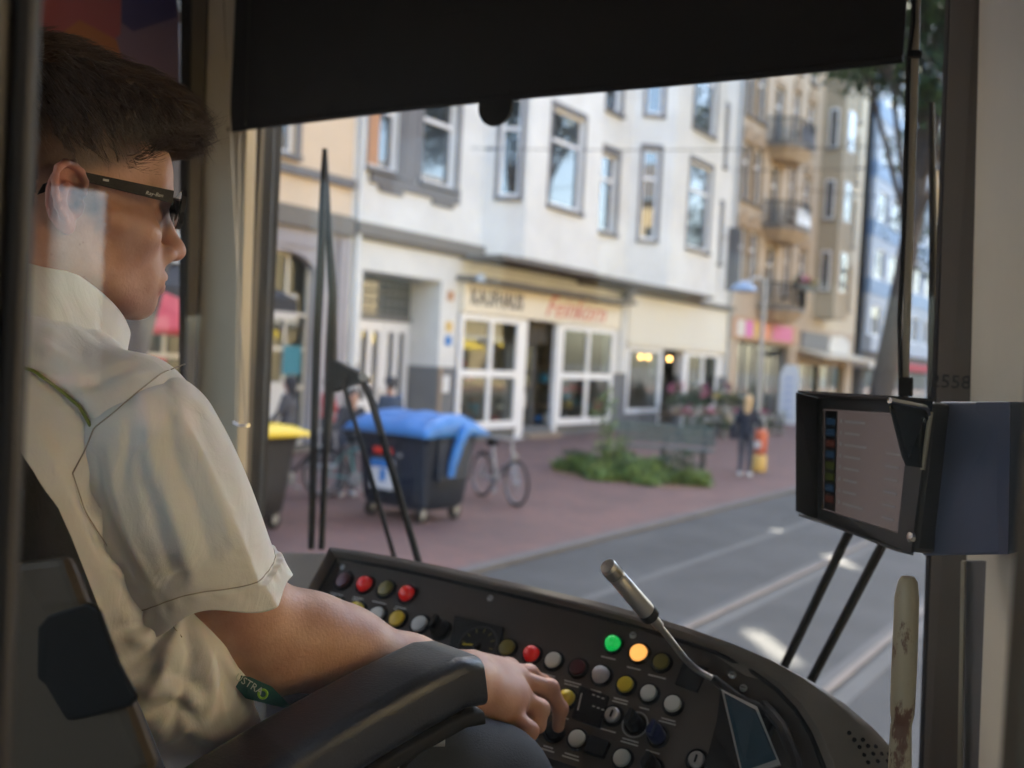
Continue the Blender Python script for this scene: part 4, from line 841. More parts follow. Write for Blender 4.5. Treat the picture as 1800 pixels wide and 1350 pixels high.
# flower display in front of the cafe
for i in range(3):
    y0 = 28.6+i*1.9; tbl = thing('display_table', ['left display table of flowers outside the cafe', 'middle display table of flowers outside the cafe', 'right display table of flowers outside the cafe'][i], 'table', (-13.2, y0, 0), group='display tables outside the cafe')
    MB().box((-13.7, y0, .66), (-12.8, y0+1.6, .70)).build('table_top', M['wood'], tbl)
    for x in (-13.6, -12.9):
        for y in (y0+.1, y0+1.5): MB().box((x-.02, y-.02, 0), (x+.02, y+.02, .66)).build('leg', M['grey_trim'], tbl)
ORDW = ['first', 'second', 'third', 'fourth', 'fifth', 'sixth', 'seventh', 'eighth', 'ninth', 'tenth', 'eleventh', 'twelfth']
def pots(row, where, z):
    for i, (x, y) in enumerate(row):
        fl = rnd.choice(['flower_pink', 'flower_white', 'flower_white', 'flower_yellow', None, 'flower_pink']); hh = rnd.uniform(.35, .8)
        c_ = {'flower_pink': 'pink flowering', 'flower_white': 'white flowering', 'flower_yellow': 'yellow flowering', None: 'plain green'}[fl]
        t = stalk((x, y, z+.2), hh, c_+' potted plant, '+ORDW[i]+' from the left '+where, 130, .28, ('leaf', 'leaf_dark'), fl, 'potted_plant', 'potted plant', 'potted plants outside the cafe')
        MB().lathe([(.08, 0), (.12, .2), (.13, .22)], (x, y, z), n=12).build('pot', M['pot'], t, smooth=True)
for i, w_ in enumerate(('on the left display table', 'on the middle display table', 'on the right display table')): pots([(rnd.uniform(-13.5, -13.0), 28.8+1.9*i+.27*k, ) for k in range(6)], w_, .70)
pots([(rnd.uniform(-12.5, -12.2), 28.1+.62*k) for k in range(11)], 'in the back row on the cafe pavement', 0)
pots([(rnd.uniform(-11.9, -11.5), 29.6+.75*k) for k in range(7)], 'in the front row on the cafe pavement', 0)
stalk((-12.2, 33.5, 0), 1.7, 'tall slender potted shrub at the right end of the flower display', 700, .5, ('leaf_dark', 'leaf'), None, 'potted_shrub', 'shrub')
hf = thing('fence', 'low black railing in front of the shop at the left of the flower display', 'fence', (-12.6, 26.5, 0))
for k in range(14): MB().cyl((-12.9, 25.9+k*.16, 0), (-12.9, 25.9+k*.16, 1.0), .012, n=6).build('bar', M['black'], hf)
MB().beam((-12.9, 25.9, 1.0), (-12.9, 28.0, 1.0), .03, .03).build('top_rail', M['black'], hf)
# parasol and stall seen through the side window
ps = thing('parasol', 'red parasol open outside the side window behind the chin of the driver', 'parasol', (-9.9, 6.6, 0))
MB().lathe([(1.65, 2.25), (1.66, 2.3), (.9, 2.62), (.06, 2.92)], (-9.9, 6.6, 0), n=8).build('canopy', M['red_cloth'], ps); MB().cyl((-9.9, 6.6, 0), (-9.9, 6.6, 2.9), .025).build('pole', M['frame_white'], ps); MB().cyl((-9.9, 6.6, 0), (-9.9, 6.6, .1), .3).build('foot', M['concrete'], ps)
bo = thing('stall_booth', 'red cloth market stall beside the parasol', 'stall', (-11.6, 7.6, 0)); MB().box((-12.4, 6.6, .0), (-11, 8.8, 1.7)).build('counter', M['red_cloth'], bo); MB().box((-11.9, 6.8, 1.7), (-11.2, 7.3, 2.1)).build('carton', M['poster_yellow'], bo); MB().box((-11.9, 7.5, 1.7), (-11.2, 8.4, 1.95)).build('carton', M['shirt_red'], bo)
# overhead wires
def wire(a, b, sag, r, label, ins=()):
    w_ = thing('overhead_wire', label, 'wire', a, group='overhead tram wires'); a = np.array(a, float); b = np.array(b, float)
    MB().tube([a+(b-a)*t-[0, 0, 4*sag*t*(1-t)] for t in np.linspace(0, 1, 14)], r, 6).build('cable', M['black'], w_)
    for t in ins: q = a+(b-a)*t-[0, 0, 4*sag*t*(1-t)]; d_ = (b-a)/np.linalg.norm(b-a); MB().cyl(q-d_*.12, q+d_*.12, .03).build('insulator', M['bin_dark'], w_)
wire((-14.9, 19.8, 7.3), (12, 24, 7.6), .5, .009, 'thin span wire crossing the facade of the white house', (.02, .3))
wire((-14.9, 36.9, 9.9), (12, 26, 8.2), .5, .012, 'span wire running from the joint of the houses across the street', (.05, .2, .4))
wire((-14.9, 44, 10.4), (12, 44, 8.6), .6, .016, 'dark span wire in front of the sand coloured house', (.1, .25))
wire((-2.68, -20, 5.9), (-2.68, 120, 5.9), 0, .008, 'contact wire above the oncoming track')
# ------------------------------------------------------------------ the tram cab
cab = thing('tram_cab', 'tram cab shell with beige pillars, windscreen and side window around the seated driver', 'tram cab', (-.9, 0, .9)); cab['kind'] = 'structure'
def col(xt, xb, Y, dy, name, mt, par=cab, y0=-150, y1=1250, yr=(250, 850)):
    def xx(p, y): return p[0]+(p[1]-p[0])*(y-yr[0])/(yr[1]-yr[0])
    a = [(xt[0], xb[0]), (xt[1], xb[1])]; Ys = Y if hasattr(Y, '__len__') else (Y, Y)
    q = [onY(xx(a[0], y0), y0, Ys[0]), onY(xx(a[1], y0), y0, Ys[1]), onY(xx(a[1], y1), y1, Ys[1]), onY(xx(a[0], y1), y1, Ys[0])]
    return MB().prism(q, (0, dy, 0)).build(name, M[mt], par, bev=.003)
col((315, 333), (312, 325), (1.42, 1.44), .03, 'window_rubber', 'black_rubber')
col((333, 358), (325, 340), (1.44, 1.475), .03, 'pillar_shade_strip', 'brown_panel')  # dark brown stands in for shade on this face of the pillar
col((358, 430), (340, 412), (1.475, 1.52), .05, 'pillar', 'cream_paint')
col((429, 433), (411, 415), (1.50, 1.50), .03, 'pillar_edge_strip', 'cream_paint')
col((433, 463), (415, 438), (1.53, 1.56), .03, 'pillar_outer_strip', 'brown_panel')
col((463, 479), (438, 452), (1.56, 1.59), .03, 'windscreen_rubber', 'black_rubber')
col((1653, 1661), (1632, 1640), (1.53, 1.52), .03, 'windscreen_rubber', 'black_rubber', yr=(250, 850), y1=1700)
col((1661, 1716), (1640, 1702), (1.52, 1.48), .03, 'pillar', 'brown_panel', y1=1700)
rw = col((1716, 1990), (1702, 1976), (1.478, .95), .02, 'side_panel', 'cream_sunlit', y1=1700)
q = lambda x, y, Y: onY(x, y, Y)
MB().prism([q(1700, 985, 1.44), q(1735, 985, 1.38), q(1728, 1500, 1.38), q(1692, 1500, 1.44)], (0, -.006, 0)).build('recess_strip', M['interior_grey'], cab)
MB().prism([q(1692, 985, 1.43), q(1699, 985, 1.43), q(1690, 1500, 1.43), q(1683, 1500, 1.43)], (0, -.012, 0)).build('edge_strip', M['cream_paint'], cab)
text('2558', .026, M['number'], cab, onY(1672, 672, 1.475)+np.array([0, -.004, 0]), (1, .05, 0), (0, 0, 1), 'fleet_number', ext=.0006)
# windscreen and side glass
MB().box((-1.95, 1.60, 1.2), (-.25, 1.606, 3.2)).build('windscreen', M['glass_clear'], cab)
MB().prism([(-1.90, 1.45, 1.78), (-2.05, .15, 1.78), (-2.05, .15, 3.1), (-1.90, 1.45, 3.1)], (-.004, 0, 0)).build('side_window', M['glass_clear'], cab)
# side wall under the window, ledge, roof, floor
MB().prism([(-1.88, 1.47, .9), (-2.04, .15, .9), (-2.04, -.4, .9), (-2.04, -.4, 1.78), (-2.04, .15, 1.78), (-1.88, 1.47, 1.78)][:0] or [(-1.88, 1.55, .9), (-2.06, .0, .9), (-2.10, .0, .9), (-1.95, 1.55, .9)], (0, 0, .9)).build('side_wall', M['cream_paint'], cab)
MB().prism([(-1.86, 1.45, 1.80), (-2.02, .10, 1.80), (-2.10, .10, 1.80), (-1.95, 1.45, 1.80)], (0, 0, .02)).build('window_ledge', M['interior_grey'], cab)
MB().box((-2.12, .1, 3.12), (1.0, 1.75, 3.2)).build('ceiling', M['brown_panel'], cab); MB().box((-2.12, -4.4, 3.12), (1.0, .098, 3.2)).build('saloon_ceiling', M['interior_panel'], cab)
MB().box((-2.12, -4.4, .82), (1.0, 1.75, .9)).build('floor', M['floor_dark'], cab)
MB().box((-2.10, 1.55, .9), (-.1, 1.68, 1.45)).build('front_wall', M['brown_panel'], cab)
MB().box((-2.10, 1.52, 2.98), (-.1, 1.60, 3.12)).build('header', M['brown_panel'], cab)
MB().prism([(-1.92, 1.43, 2.98), (-2.06, .1, 2.98), (-2.11, .1, 2.98), (-1.97, 1.43, 2.98)], (0, 0, .14)).build('side_header', M['black_rubber'], cab)
MB().prism([(-2.06, .15, .9), (-2.06, -.15, .9), (-2.12, -.15, .9), (-2.12, .15, .9)], (0, 0, 2.22)).build('rear_post', M['brown_panel'], cab)
# flat coloured sheets on the upper side window
A_ = onX(316, 0, -1.915); 
def side_sheet(name, px, mt, dx=0.0):
    pts = []
    for x, y in px:
        k = ray(x, y); # plane through (-1.90,1.45)-(-2.05,.15)
        n_ = np.array([1.30, -.15, 0]); o_ = np.array([-1.893, 1.45, 0]); t = ((o_-EYE)@n_+dx)/(k@n_); pts.append(EYE+k*t)
    return MB().prism(pts, (-.001, 0, 0)).build(name, M[mt], cab)
side_sheet('window_sheet', [(-60, -140), (270, -140), (300, -60), (314, 20), (316, 232), (-60, 232)], 'sheet_purple')
side_sheet('window_sheet_patch', [(-60, -140), (215, -140), (212, 60), (150, 110), (-60, 110)], 'sheet_red', .004)
side_sheet('window_sheet_patch', [(215, -140), (300, -140), (312, 30), (235, 55), (214, 40)], 'sheet_blue', .004)
side_sheet('window_sheet_patch', [(60, 95), (140, 35), (205, 70), (240, 190), (60, 190)], 'sheet_orange', .006)
# ------------------------------------------------------------------ switch desk
desk = thing('control_desk', 'curved brown driving desk full of round coloured push buttons', 'control desk', (-.9, 1.15, 1.5))
inner = [(545, 1072), (594, 983), (640, 990), (690, 999), (772, 1017), (860, 1038), (950, 1059), (1040, 1081), (1122, 1104), (1200, 1128), (1260, 1148), (1315, 1175), (1367, 1213), (1400, 1248), (1427, 1292), (1450, 1350), (1462, 1420), (1466, 1500)]
outer = [(534, 1065), (583, 970), (640, 977), (706, 989), (780, 1003), (868, 1023), (960, 1044), (1060, 1067), (1155, 1093), (1230, 1118), (1310, 1148), (1372, 1174), (1432, 1205), (1490, 1243), (1540, 1285), (1585, 1335), (1618, 1400), (1640, 1500)]
bot = [(1300, 1560), (1120, 1400), (1040, 1358), (960, 1330), (800, 1285), (650, 1235), (500, 1180)]
pan = [onP(*p) for p in inner+bot]
pn = np.array([0, -PT0, 1]); pn /= np.linalg.norm(pn)       # outward normal of the switch panel
px_ = np.array([1., 0, 0]); py_ = np.cross(pn, px_)
MB().prism([p for p in pan], -pn*.03).build('switch_panel', M['console_panel'], desk)
m = MB(); rings = []
for i in range(len(inner)):
    a = onP(*inner[i]); kk = ray(*outer[i]); b = EYE+kk*((a[2]+.012-2.2)/kk[2]); dv = b-a; L = np.linalg.norm(dv[:2])
    rings.append([a-pn*.01, a+pn*.004, a+dv*.05+pn*.010, a+dv*.14+pn*.017, a+dv*.35+pn*.018, a+dv*.75+pn*.012+[0, 0, .004], a+dv*.93+[0, 0, .005], b, b+dv*.04-[0, 0, .02], b+dv*.05-[0, 0, .5], a-[0, 0, .5]])
m.loft([[np.array(p) for p in r_] for r_ in rings]); cbv = BVHTree.FromPolygons(m.v, m.f); m.build('cowl', M['console_cowl'], desk, smooth=True)
m = MB().tube([onP(*p)+pn*.003 for p in inner], .004, 6); m.build('panel_seal', M['black_rubber'], desk)
MB().prism([p-pn*.031 for p in pan], (0, 0, -.62)).build('desk_body', M['brown_panel'], desk)
# left wing of the desk
MB().prism([onP(534, 1063)+[0, 0, .012], onP(583, 968)+[0, 0, .0], onY(440, 968, 1.52), onY(360, 1010, 1.30), onY(350, 1075, 1.15), onP(470, 1150)], (0, 0, -.5)).build('side_console', M['console_cowl'], desk, bev=.008)
def button(x, y, c, r=.0125, kind='cap', lab=True):
    r = r*max(.90, 1.12-(x-600)*.00045)
    o = onP(x, y); bz = MB().lathe([(r*1.28, 0), (r*1.28, .003), (r*1.18, .005), (r*1.02, .0045), (r*1.0, .001)], o, pn, 28).build('button_bezel', M['black'], desk, smooth=True)
    if kind == 'cap': MB().lathe([(r*.97, .001), (r*.97, .0055), (r*.9, .0075), (r*.5, .0085), (0.0005, .0088)], o, pn, 28).build('button_cap', M[c], bz, smooth=True)
    elif kind == 'dome': MB().lathe([(r*.97, .001), (r*.95, .006), (r*.8, .0115), (r*.5, .0145), (0.0005, .0155)], o, pn, 28).build('button_cap', M[c], bz, smooth=True)
    elif kind == 'knob': 
        MB().lathe([(r*.95, .001), (r*.92, .02), (r*.8, .022), (.0005, .022)], o, pn, 24).build('knob', M[c], bz, smooth=True); MB().beam(o+pn*.026-py_*r*.8, o+pn*.026+py_*r*.8, r*.45, .010, pn).build('knob_grip', M[c], bz)
    elif kind == 'lock':
        MB().lathe([(r*.9, .001), (r*.88, .006), (r*.7, .008), (.0005, .007)], o, pn, 24).build('lock_barrel', M['brushed'], bz, smooth=True); MB().beam(o+pn*.008-py_*r*.4, o+pn*.008+py_*r*.4, .002, .002, pn).build('key_slot', M['black'], bz)
    if lab:
        for j in range(rnd.choice((1, 2, 2))):
            w_ = rnd.uniform(.5, 1)*r*1.6; c_ = o-py_*(r*1.75+.0042*j)+pn*.0004; MB().beam(c_-px_*w_/1.4, c_+px_*w_/1.4, .0015, .0006, pn).build('legend', M['legend'], desk)
    return bz
BT = [(605,1022,'btn_darkred','cap'),(643,1029,'btn_red','dome'),(680,1037,'btn_olive','cap'),(717,1046,'btn_red','dome'),
 (591,1066,'btn_olive','cap'),(628,1075,'btn_yellow','dome'),(664,1083,'btn_white','cap'),(700,1090,'btn_amber','cap'),(739,1099,'btn_white','cap'),(776,1109,'black','knob'),(722,1140,'btn_white','cap'),
 (893,1141,'btn_olive','cap'),(936,1152,'btn_red','dome'),(974,1163,'btn_white','cap'),(1017,1176,'btn_darkred','cap'),(1058,1189,'btn_violet','dome'),(1101,1206,'btn_yellow','cap'),(1142,1221,'btn_white','cap'),(1184,1240,'btn_white','cap'),
 (1079,1134,'btn_green','dome'),(1124,1150,'btn_lit','cap'),(1164,1166,'btn_olive','cap'),
 (998,1230,'btn_yellow','dome'),(1078,1259,'','lock'),(1118,1276,'black','knob'),(1157,1296,'btn_blue','knob'),(975,1287,'black','dome'),(936,1277,'btn_amber','cap'),(1016,1301,'btn_white','cap'),(1095,1335,'btn_white','cap'),(1148,1352,'black','knob'),(1226,1338,'','lock'),(955,1240,'btn_darkred','cap')]
for x, y, c, k in BT: button(x, y, c, r=.0125*(1.0 if x > 800 else 1.0)*(1.08 if (x, y) in ((1124, 1150), (1058, 1189)) else 1), kind=k)
MB().torus(onP(1118, 1276)+pn*.004, pn, .0165, .0012, 28, 6).build('knob_ring', M['brushed'], desk)
def plate(c4, name, mt, h=.006, par=desk, dn=.0): return MB().prism([onP(*p)+pn*dn for p in c4], pn*h).build(name, M[mt], par, bev=.001)
# speedometer
sp = plate([(803, 1086), (888, 1106), (876, 1168), (792, 1148)], 'speedometer', 'black', .008)
oc = onP(843, 1140); MB().torus(oc+pn*.0085, pn, .030, .0012, 36, 6).build('dial_ring', M['bin_dark'], sp)
for k in range(9):
    a = R(-30+k*30); d_ = px_*math.cos(a)+py_*math.sin(a); MB().beam(oc+pn*.0088+d_*.021, oc+pn*.0088+d_*.027, .0014, .0005, pn).build('dial_mark', M['btn_olive'], sp)
MB().beam(oc+pn*.010, oc+pn*.010-px_*.023-py_*.004, .0022, .001, pn).build('needle', M['btn_yellow'], sp); MB().lathe([(.006, .008), (.005, .013), (.0005, .013)], oc, pn, 16).build('needle_hub', M['black'], sp)
dk = plate([(1022, 1208), (1072, 1226), (1056, 1282), (1006, 1264)], 'key_display', 'black_gloss', .005)
for i in range(3):
    for j in range(2):
        c_ = onP(1046+i*8, 1225+j*20+i*3)+pn*.0055; MB().beam(c_-px_*.002, c_+px_*.002, .0014, .0004, pn).build('glyph', M['legend'], dk)
MB().beam(onP(1025, 1222)+pn*.0055, onP(1018, 1252)+pn*.0055, .0015, .0004, pn).build('glyph', M['legend'], dk)
plate([(1204, 1162), (1247, 1176), (1226, 1220), (1187, 1204)], 'blank_cover', 'black', .004)
plate([(1040, 1296), (1075, 1308), (1062, 1336), (1030, 1325)], 'rocker_switch', 'black', .009)
for x, y in ((603, 998), (862, 1052), (1113, 1117), (1288, 1187), (1307, 1210)):
    s_ = MB().lathe([(.0048, 0), (.0046, .002), (.003, .0032), (.0005, .003)], onP(x, y), pn, 16).build('screw', M['brushed'], desk, smooth=True)
    MB().beam(onP(x, y)+pn*.0031-px_*.003, onP(x, y)+pn*.0031+px_*.003, .0009, .0008, pn).build('screw_slot', M['black'], s_)
# ventilation holes in the right end of the cowl
for x, y in ((1493,1288),(1502,1300),(1511,1313),(1519,1327),(1526,1340),(1517,1300),(1526,1311),(1535,1325),(1543,1338),(1540,1312),(1550,1325),(1560,1338),(1562,1326)):
    k = ray(x, y); h_ = cbv.ray_cast(Vector(EYE), Vector(k))
    if h_[0] is None: continue
    nn_ = np.array(h_[1])*(1 if h_[1].z > 0 else -1); MB().lathe([(.0024, -.003), (.0024, .0004)], np.array(h_[0]), nn_, 12).build('vent_hole', M['black'], desk)
# angled screen at the right of the desk
m = MB().prism([onP(1276, 1230)+pn*.0, onP(1243, 1356), onP(1310, 1400), onP(1372, 1262)], pn*.012); hs = m.build('screen_housing', M['black'], desk)
s4 = [onP(1277, 1230)+pn*.028, onP(1340, 1262)+pn*.03, onP(1376, 1352)+pn*.013, onP(1308, 1372)+pn*.013]
MB().prism([p-pn*.004 for p in s4], pn*.003).build('screen_frame', M['brushed'], hs); MB().prism([s4[0]*.94+s4[2]*.06, s4[1]*.94+s4[3]*.06, s4[2]*.94+s4[0]*.06, s4[3]*.94+s4[1]*.06], pn*.001).build('screen_glass', M['screen_teal'], hs)
MB().prism([onP(1276, 1231), onP(1276, 1231)+pn*.028, onP(1308, 1372)+pn*.012, onP(1250, 1358)], (-.002, 0, 0)).build('screen_cheek', M['black'], hs)
MB().tube([onP(1345, 1246)+pn*.01, onP(1380, 1290)+pn*.02, onP(1405, 1350)+pn*.02, onP(1415, 1420)+pn*.02], .007, 8).build('screen_bracket', M['black_rubber'], desk, smooth=True)
# ------------------------------------------------------------------ gooseneck microphone
mic = thing('microphone', 'silver gooseneck microphone rising from the right part of the desk', 'microphone', onP(1352, 1258))
h0, h1 = P(1069, 996, 1.10), P(1136, 1074, 1.14); ax = (h1-h0)/np.linalg.norm(h1-h0); L = np.linalg.norm(h1-h0)
MB().lathe([(.003, -.003), (.0088, -.002), (.0098, .001), (.0098, .018), (.0092, .019), (.0092, .021), (.0098, .022), (.0102, .05), (.0106, L), (.0085, L+.001)], h0, ax, 28).build('capsule', M['brushed'], mic, smooth=True)
for k in range(5): MB().torus(h0+ax*(.004+.0026*k), ax, .0099, .0004, 24, 4).build('slot', M['black'], mic)
MB().lathe([(.0112, L-.001), (.0112, L+.010), (.006, L+.012)], h0, ax, 24).build('collar', M['black_rubber'], mic, smooth=True)
MB().lathe([(.0062, L+.012), (.006, L+.030), (.0045, L+.032)], h0, ax, 20).build('sleeve', M['brushed'], mic, smooth=True)
e0 = h0+ax*(L+.03); e1 = onP(1262, 1208)+pn*.022; 
def bez(a, b, c, d, n): t = np.linspace(0, 1, n)[:, None]; return (1-t)**3*a+3*(1-t)**2*t*b+3*(1-t)*t*t*c+t**3*d
nk = bez(e0, e0+ax*.055, P(1205, 1172, 1.26), e1, 60); 
MB().tube(list(nk), [.0042 if i % 2 else .0036 for i in range(60)], 12).build('gooseneck', M['brushed'], mic, smooth=True)
MB().tube([e1, onP(1300, 1236)+pn*.014, onP(1352, 1262)+pn*.010], [.0055, .007, .008], 12).build('cable_boot', M['black_rubber'], mic, smooth=True)
MB().lathe([(.013, 0), (.013, .006), (.008, .009)], onP(1352, 1262), pn, 20).build('mount', M['black_rubber'], mic, smooth=True)
# ------------------------------------------------------------------ worn lever handle
hd = thing('lever_handle', 'upright lever handle with chipped cream paint right of the desk', 'handle', P(1584, 1400, .98))
hp = [(1596, 1022, .0090), (1594, 1050, .0114), (1592, 1110, .0117), (1589, 1180, .0119), (1587, 1230, .0116), (1586, 1256, .0112), (1585, 1268, .0098), (1584, 1280, .0092)]
MB().tube([P(1596, 1012, .98), P(1596, 1014, .98)]+[P(x, y, .98) for x, y, r in hp], [.0005, .006]+[r for *_, r in hp], 24).build('grip', M['handle_wear'], hd, smooth=True)
MB().tube([P(1584, 1272, .98), P(1582, 1340, .98), P(1578, 1500, .98)], [.0098, .0108, .0115], 20).build('shaft', M['handle_wear'], hd, smooth=True)
# ------------------------------------------------------------------ display unit on the right pillar
mon = thing('display_unit', 'dark hooded display with a dim list of lines, mounted at the right pillar', 'display', P(1525, 830, 1.28))
TL, TR_, BR, BL = P(1440, 700, 1.36), P(1640, 706, 1.13), P(1606, 972, 1.13), P(1440, 915, 1.36)
nrm = np.cross(TR_-TL, BR-TL); kk = ray(1440, 915); BL = EYE+kk*(((TL-EYE)@nrm)/(kk@nrm)); nrm = np.cross(TR_-TL, BL-TL); nrm /= np.linalg.norm(nrm)
if nrm@(EYE-TL) < 0: nrm = -nrm
def bi(u, v, o=0): return TL*(1-u)*(1-v)+TR_*u*(1-v)+BR*u*v+BL*(1-u)*v+nrm*o
MB().prism([TL, TR_, BR, BL], -nrm*.03).build('housing', M['monitor'], mon, bev=.006)
MB().prism([bi(.06, .09), bi(.86, .09), bi(.86, .90), bi(.06, .90)], nrm*.001).build('screen', M['screen'], mon)
MB().prism([bi(.0, .0, .0), bi(.06, .0, .0), bi(.06, 1., .0), bi(.0, 1., .0)], nrm*.004).build('bezel', M['monitor'], mon)
MB().prism([bi(.86, .0), bi(1., .0), bi(1., 1.), bi(.86, 1.)], nrm*.0035).build('bezel', M['monitor'], mon); MB().prism([bi(.06, .90), bi(.86, .90), bi(.86, 1.), bi(.06, 1.)], nrm*.0035).build('bezel', M['monitor'], mon); MB().prism([bi(.06, .0), bi(.86, .0), bi(.86, .09), bi(.06, .09)], nrm*.0035).build('bezel', M['monitor'], mon)
MB().prism([bi(.07, .10, .0012), bi(.20, .10, .0012), bi(.20, .89, .0012), bi(.07, .89, .0012)], nrm*.0004).build('menu_strip', M['screen_dark'], mon)
for k, c in enumerate(('icon_blue', 'icon_blue', 'icon_red', 'icon_blue', 'icon_green', 'icon_green', 'icon_blue', 'icon_red')): v = .16+k*.088; MB().prism([bi(.09, v, .0018), bi(.18, v, .0018), bi(.18, v+.055, .0018), bi(.09, v+.055, .0018)], nrm*.0003).build('icon', M[c], mon)
for k in range(8):
    v = .17+k*.09; wl_ = rnd.uniform(.14, .26); MB().prism([bi(.28, v, .0016), bi(.28+wl_, v, .0016), bi(.28+wl_, v+.018, .0016), bi(.28, v+.018, .0016)], nrm*.0003).build('text_line', M['screen_line'], mon)
    MB().prism([bi(.23, v-.01, .0012), bi(.25, v-.01, .0012), bi(.25, v+.022, .0012), bi(.23, v+.022, .0012)], nrm*.0003).build('text_line', M['screen_line'], mon)
    if k > 1: MB().prism([bi(.68, v+.02, .0012), bi(.80, v+.02, .0012), bi(.80, v+.035, .0012), bi(.68, v+.035, .0012)], nrm*.0003).build('text_line', M['screen_line'], mon)
# hood: left cheek, roof, bottom lip and a right cheek cut at an angle
hl = .055
MB().prism([TL, P(1402, 690, 1.30), P(1402, 899, 1.30), BL], nrm*.003).build('hood_cheek', M['monitor'], mon, bev=.002)
MB().prism([TL, P(1402, 690, 1.30), P(1560, 700, 1.10), TR_], (0, 0, .003)).build('hood_roof', M['monitor'], mon)
MB().prism([BL, P(1404, 903, 1.30), P(1440, 912, 1.28), bi(.9, 1, .01), BR], (0, 0, -.003)).build('hood_lip', M['monitor'], mon)
MB().prism([TR_+nrm*.002, P(1559, 699, 1.085), P(1584, 800, 1.085), P(1592, 818, 1.09), P(1624, 823, 1.12)], (.0015, 0, 0)).build('hood_cheek', M['visor_smoke'], mon)
MB().tube([P(1564, 704, 1.083), P(1625, 716, 1.11), P(1632, 728, 1.118)], .0035, 8).build('visor_clip', M['chrome'], mon, smooth=True)
MB().tube([P(1636, 724, 1.118), P(1622, 826, 1.116)], .0028, 8).build('visor_edge', M['cream_paint'], mon, smooth=True)
for x, y in ((1632, 735), (1604, 944)): MB().lathe([(.006, 0), (.0055, .004), (.003, .005)], P(x, y, 1.122), nrm, 14).build('screw', M['chrome'], mon, smooth=True)
bx = thing('equipment_box', 'blue grey sheet metal box behind the hooded display', 'box', P(1700, 840, 1.2))
f4 = [P(1650, 706, 1.16), P(1776, 706, 1.02), P(1772, 975, 1.02), P(1620, 977, 1.16)]
MB().prism(f4, (.03, .12, 0)).build('case', M['bluegrey'], bx, bev=.003)
MB().prism([P(1716, 707, 1.082), P(1776, 707, 1.017), P(1772, 974, 1.017), P(1716, 975, 1.082)], (0, -.0012, 0)).build('cover_plate', M['bluegrey'], bx)
# ------------------------------------------------------------------ roller blind, cords
bl = thing('roller_blind', 'black fabric roller blind pulled down over the top of the windscreen', 'blind', (-1.0, 1.5, 2.9))
zb = onY(405, 232, 1.5)[2]; xr_ = onY(1587, 105, 1.5)[0]; xl_ = onY(403, 232, 1.5)[0]; zr = onY(1587, 105, 1.5)[2]
n = 40; pts = []
for i in range(n+1):
    t = i/n; x = xl_+(xr_-xl_)*t; z = zb+(zr-zb)*t; pts.append((x, 1.5+.004*math.sin(9*t), z+.004*math.sin(5*t)))
MB().prism([np.array(p) for p in pts]+[np.array((xr_, 1.5, 3.12)), np.array((xl_, 1.5, 3.12))], (0, .0015, 0)).build('fabric', M['black_fabric'], bl)
MB().tube([np.array(p)+[0, -.001, .006] for p in pts], .0055, 8).build('hem_bar', M['black_fabric'], bl, smooth=True)
tc_ = onY(873, 186, 1.497); MB().lathe([(.038, 0), (.038, .005)], tc_, (0, -1, 0), 28).build('pull_tab', M['black_fabric'], bl)
MB().cyl((xl_-.02, 1.49, 3.08), (xr_+.02, 1.49, 3.08), .03).build('roller', M['black'], bl, smooth=True)
cdr = thing('blind_cord', 'pale blind guide rod with black cable at the right of the windscreen', 'guide rod', onY(1600, 350, 1.42))
MB().tube([onY(1618, -150, 1.42), onY(1612, 0, 1.42), onY(1590, 700, 1.42)], .0052, 8).build('rod', M['cream_paint'], cdr, smooth=True)
MB().tube([onY(1609, -150, 1.41), onY(1605, 40, 1.41), onY(1597, 100, 1.41), onY(1592, 300, 1.41), onY(1586, 480, 1.41), onY(1581, 560, 1.41), onY(1584, 700, 1.41)], .0032, 8).build('cable', M['black_rubber'], cdr, smooth=True)
for x, y in ((1592, 680), (1608, 95)): MB().beam(onY(x-12, y, 1.405), onY(x+12, y, 1.405), .012, .026 if y > 300 else .009).build('clip', M['black'], cdr, bev=.002)
cl = thing('blind_cord', 'thin pale pull cord hanging along the left windscreen pillar', 'cord', onY(410, 400, 1.44))
MB().tube([onY(390, -100, 1.44), onY(394, 60, 1.44), onY(405, 232, 1.44), onY(417, 480, 1.44), onY(433, 745, 1.44)], .0022, 6).build('cord', M['cream_paint'], cl, smooth=True)
MB().tube([onY(421, 232, 1.45), onY(417, 480, 1.45), onY(414, 742, 1.45)], .0022, 6).build('cord', M['cream_paint'], cl, smooth=True)
MB().tube([onY(410, 742, 1.445), onY(420, 748, 1.44), onY(436, 748, 1.44)], .003, 6).build('cord_hook', M['chrome'], cl)
# ------------------------------------------------------------------ wipers outside
def wp(x, y, Y=1.66): return onY(x, y, Y)
wl = thing('windscreen_wiper', 'black double windscreen wiper standing upright left of centre', 'wiper', wp(700, 990), group='windscreen wipers')
MB().tube([wp(571, 262), wp(568, 330), wp(563, 480), wp(557, 600), wp(551, 800), wp(547, 965)], [.006, .008, .010, .0095, .009, .008], 8).build('blade', M['black_rubber'], wl, smooth=True)
MB().tube([wp(571, 262, 1.68), wp(577, 400, 1.68), wp(585, 520, 1.68), wp(582, 640, 1.68), wp(578, 720, 1.68), wp(572, 800, 1.68), wp(565, 965, 1.68)], [.006, .009, .011, .015, .012, .008, .008], 8).build('blade', M['black_rubber'], wl, smooth=True)
MB().prism([wp(584, 632), wp(640, 660), wp(642, 672), wp(612, 678), wp(584, 690)], (0, .02, 0)).build('blade_carrier', M['black'], wl, bev=.003)
MB().tube([wp(602, 670), wp(650, 830), wp(696, 990), wp(705, 1020)], .0055, 8).build('arm', M['black'], wl, smooth=True)
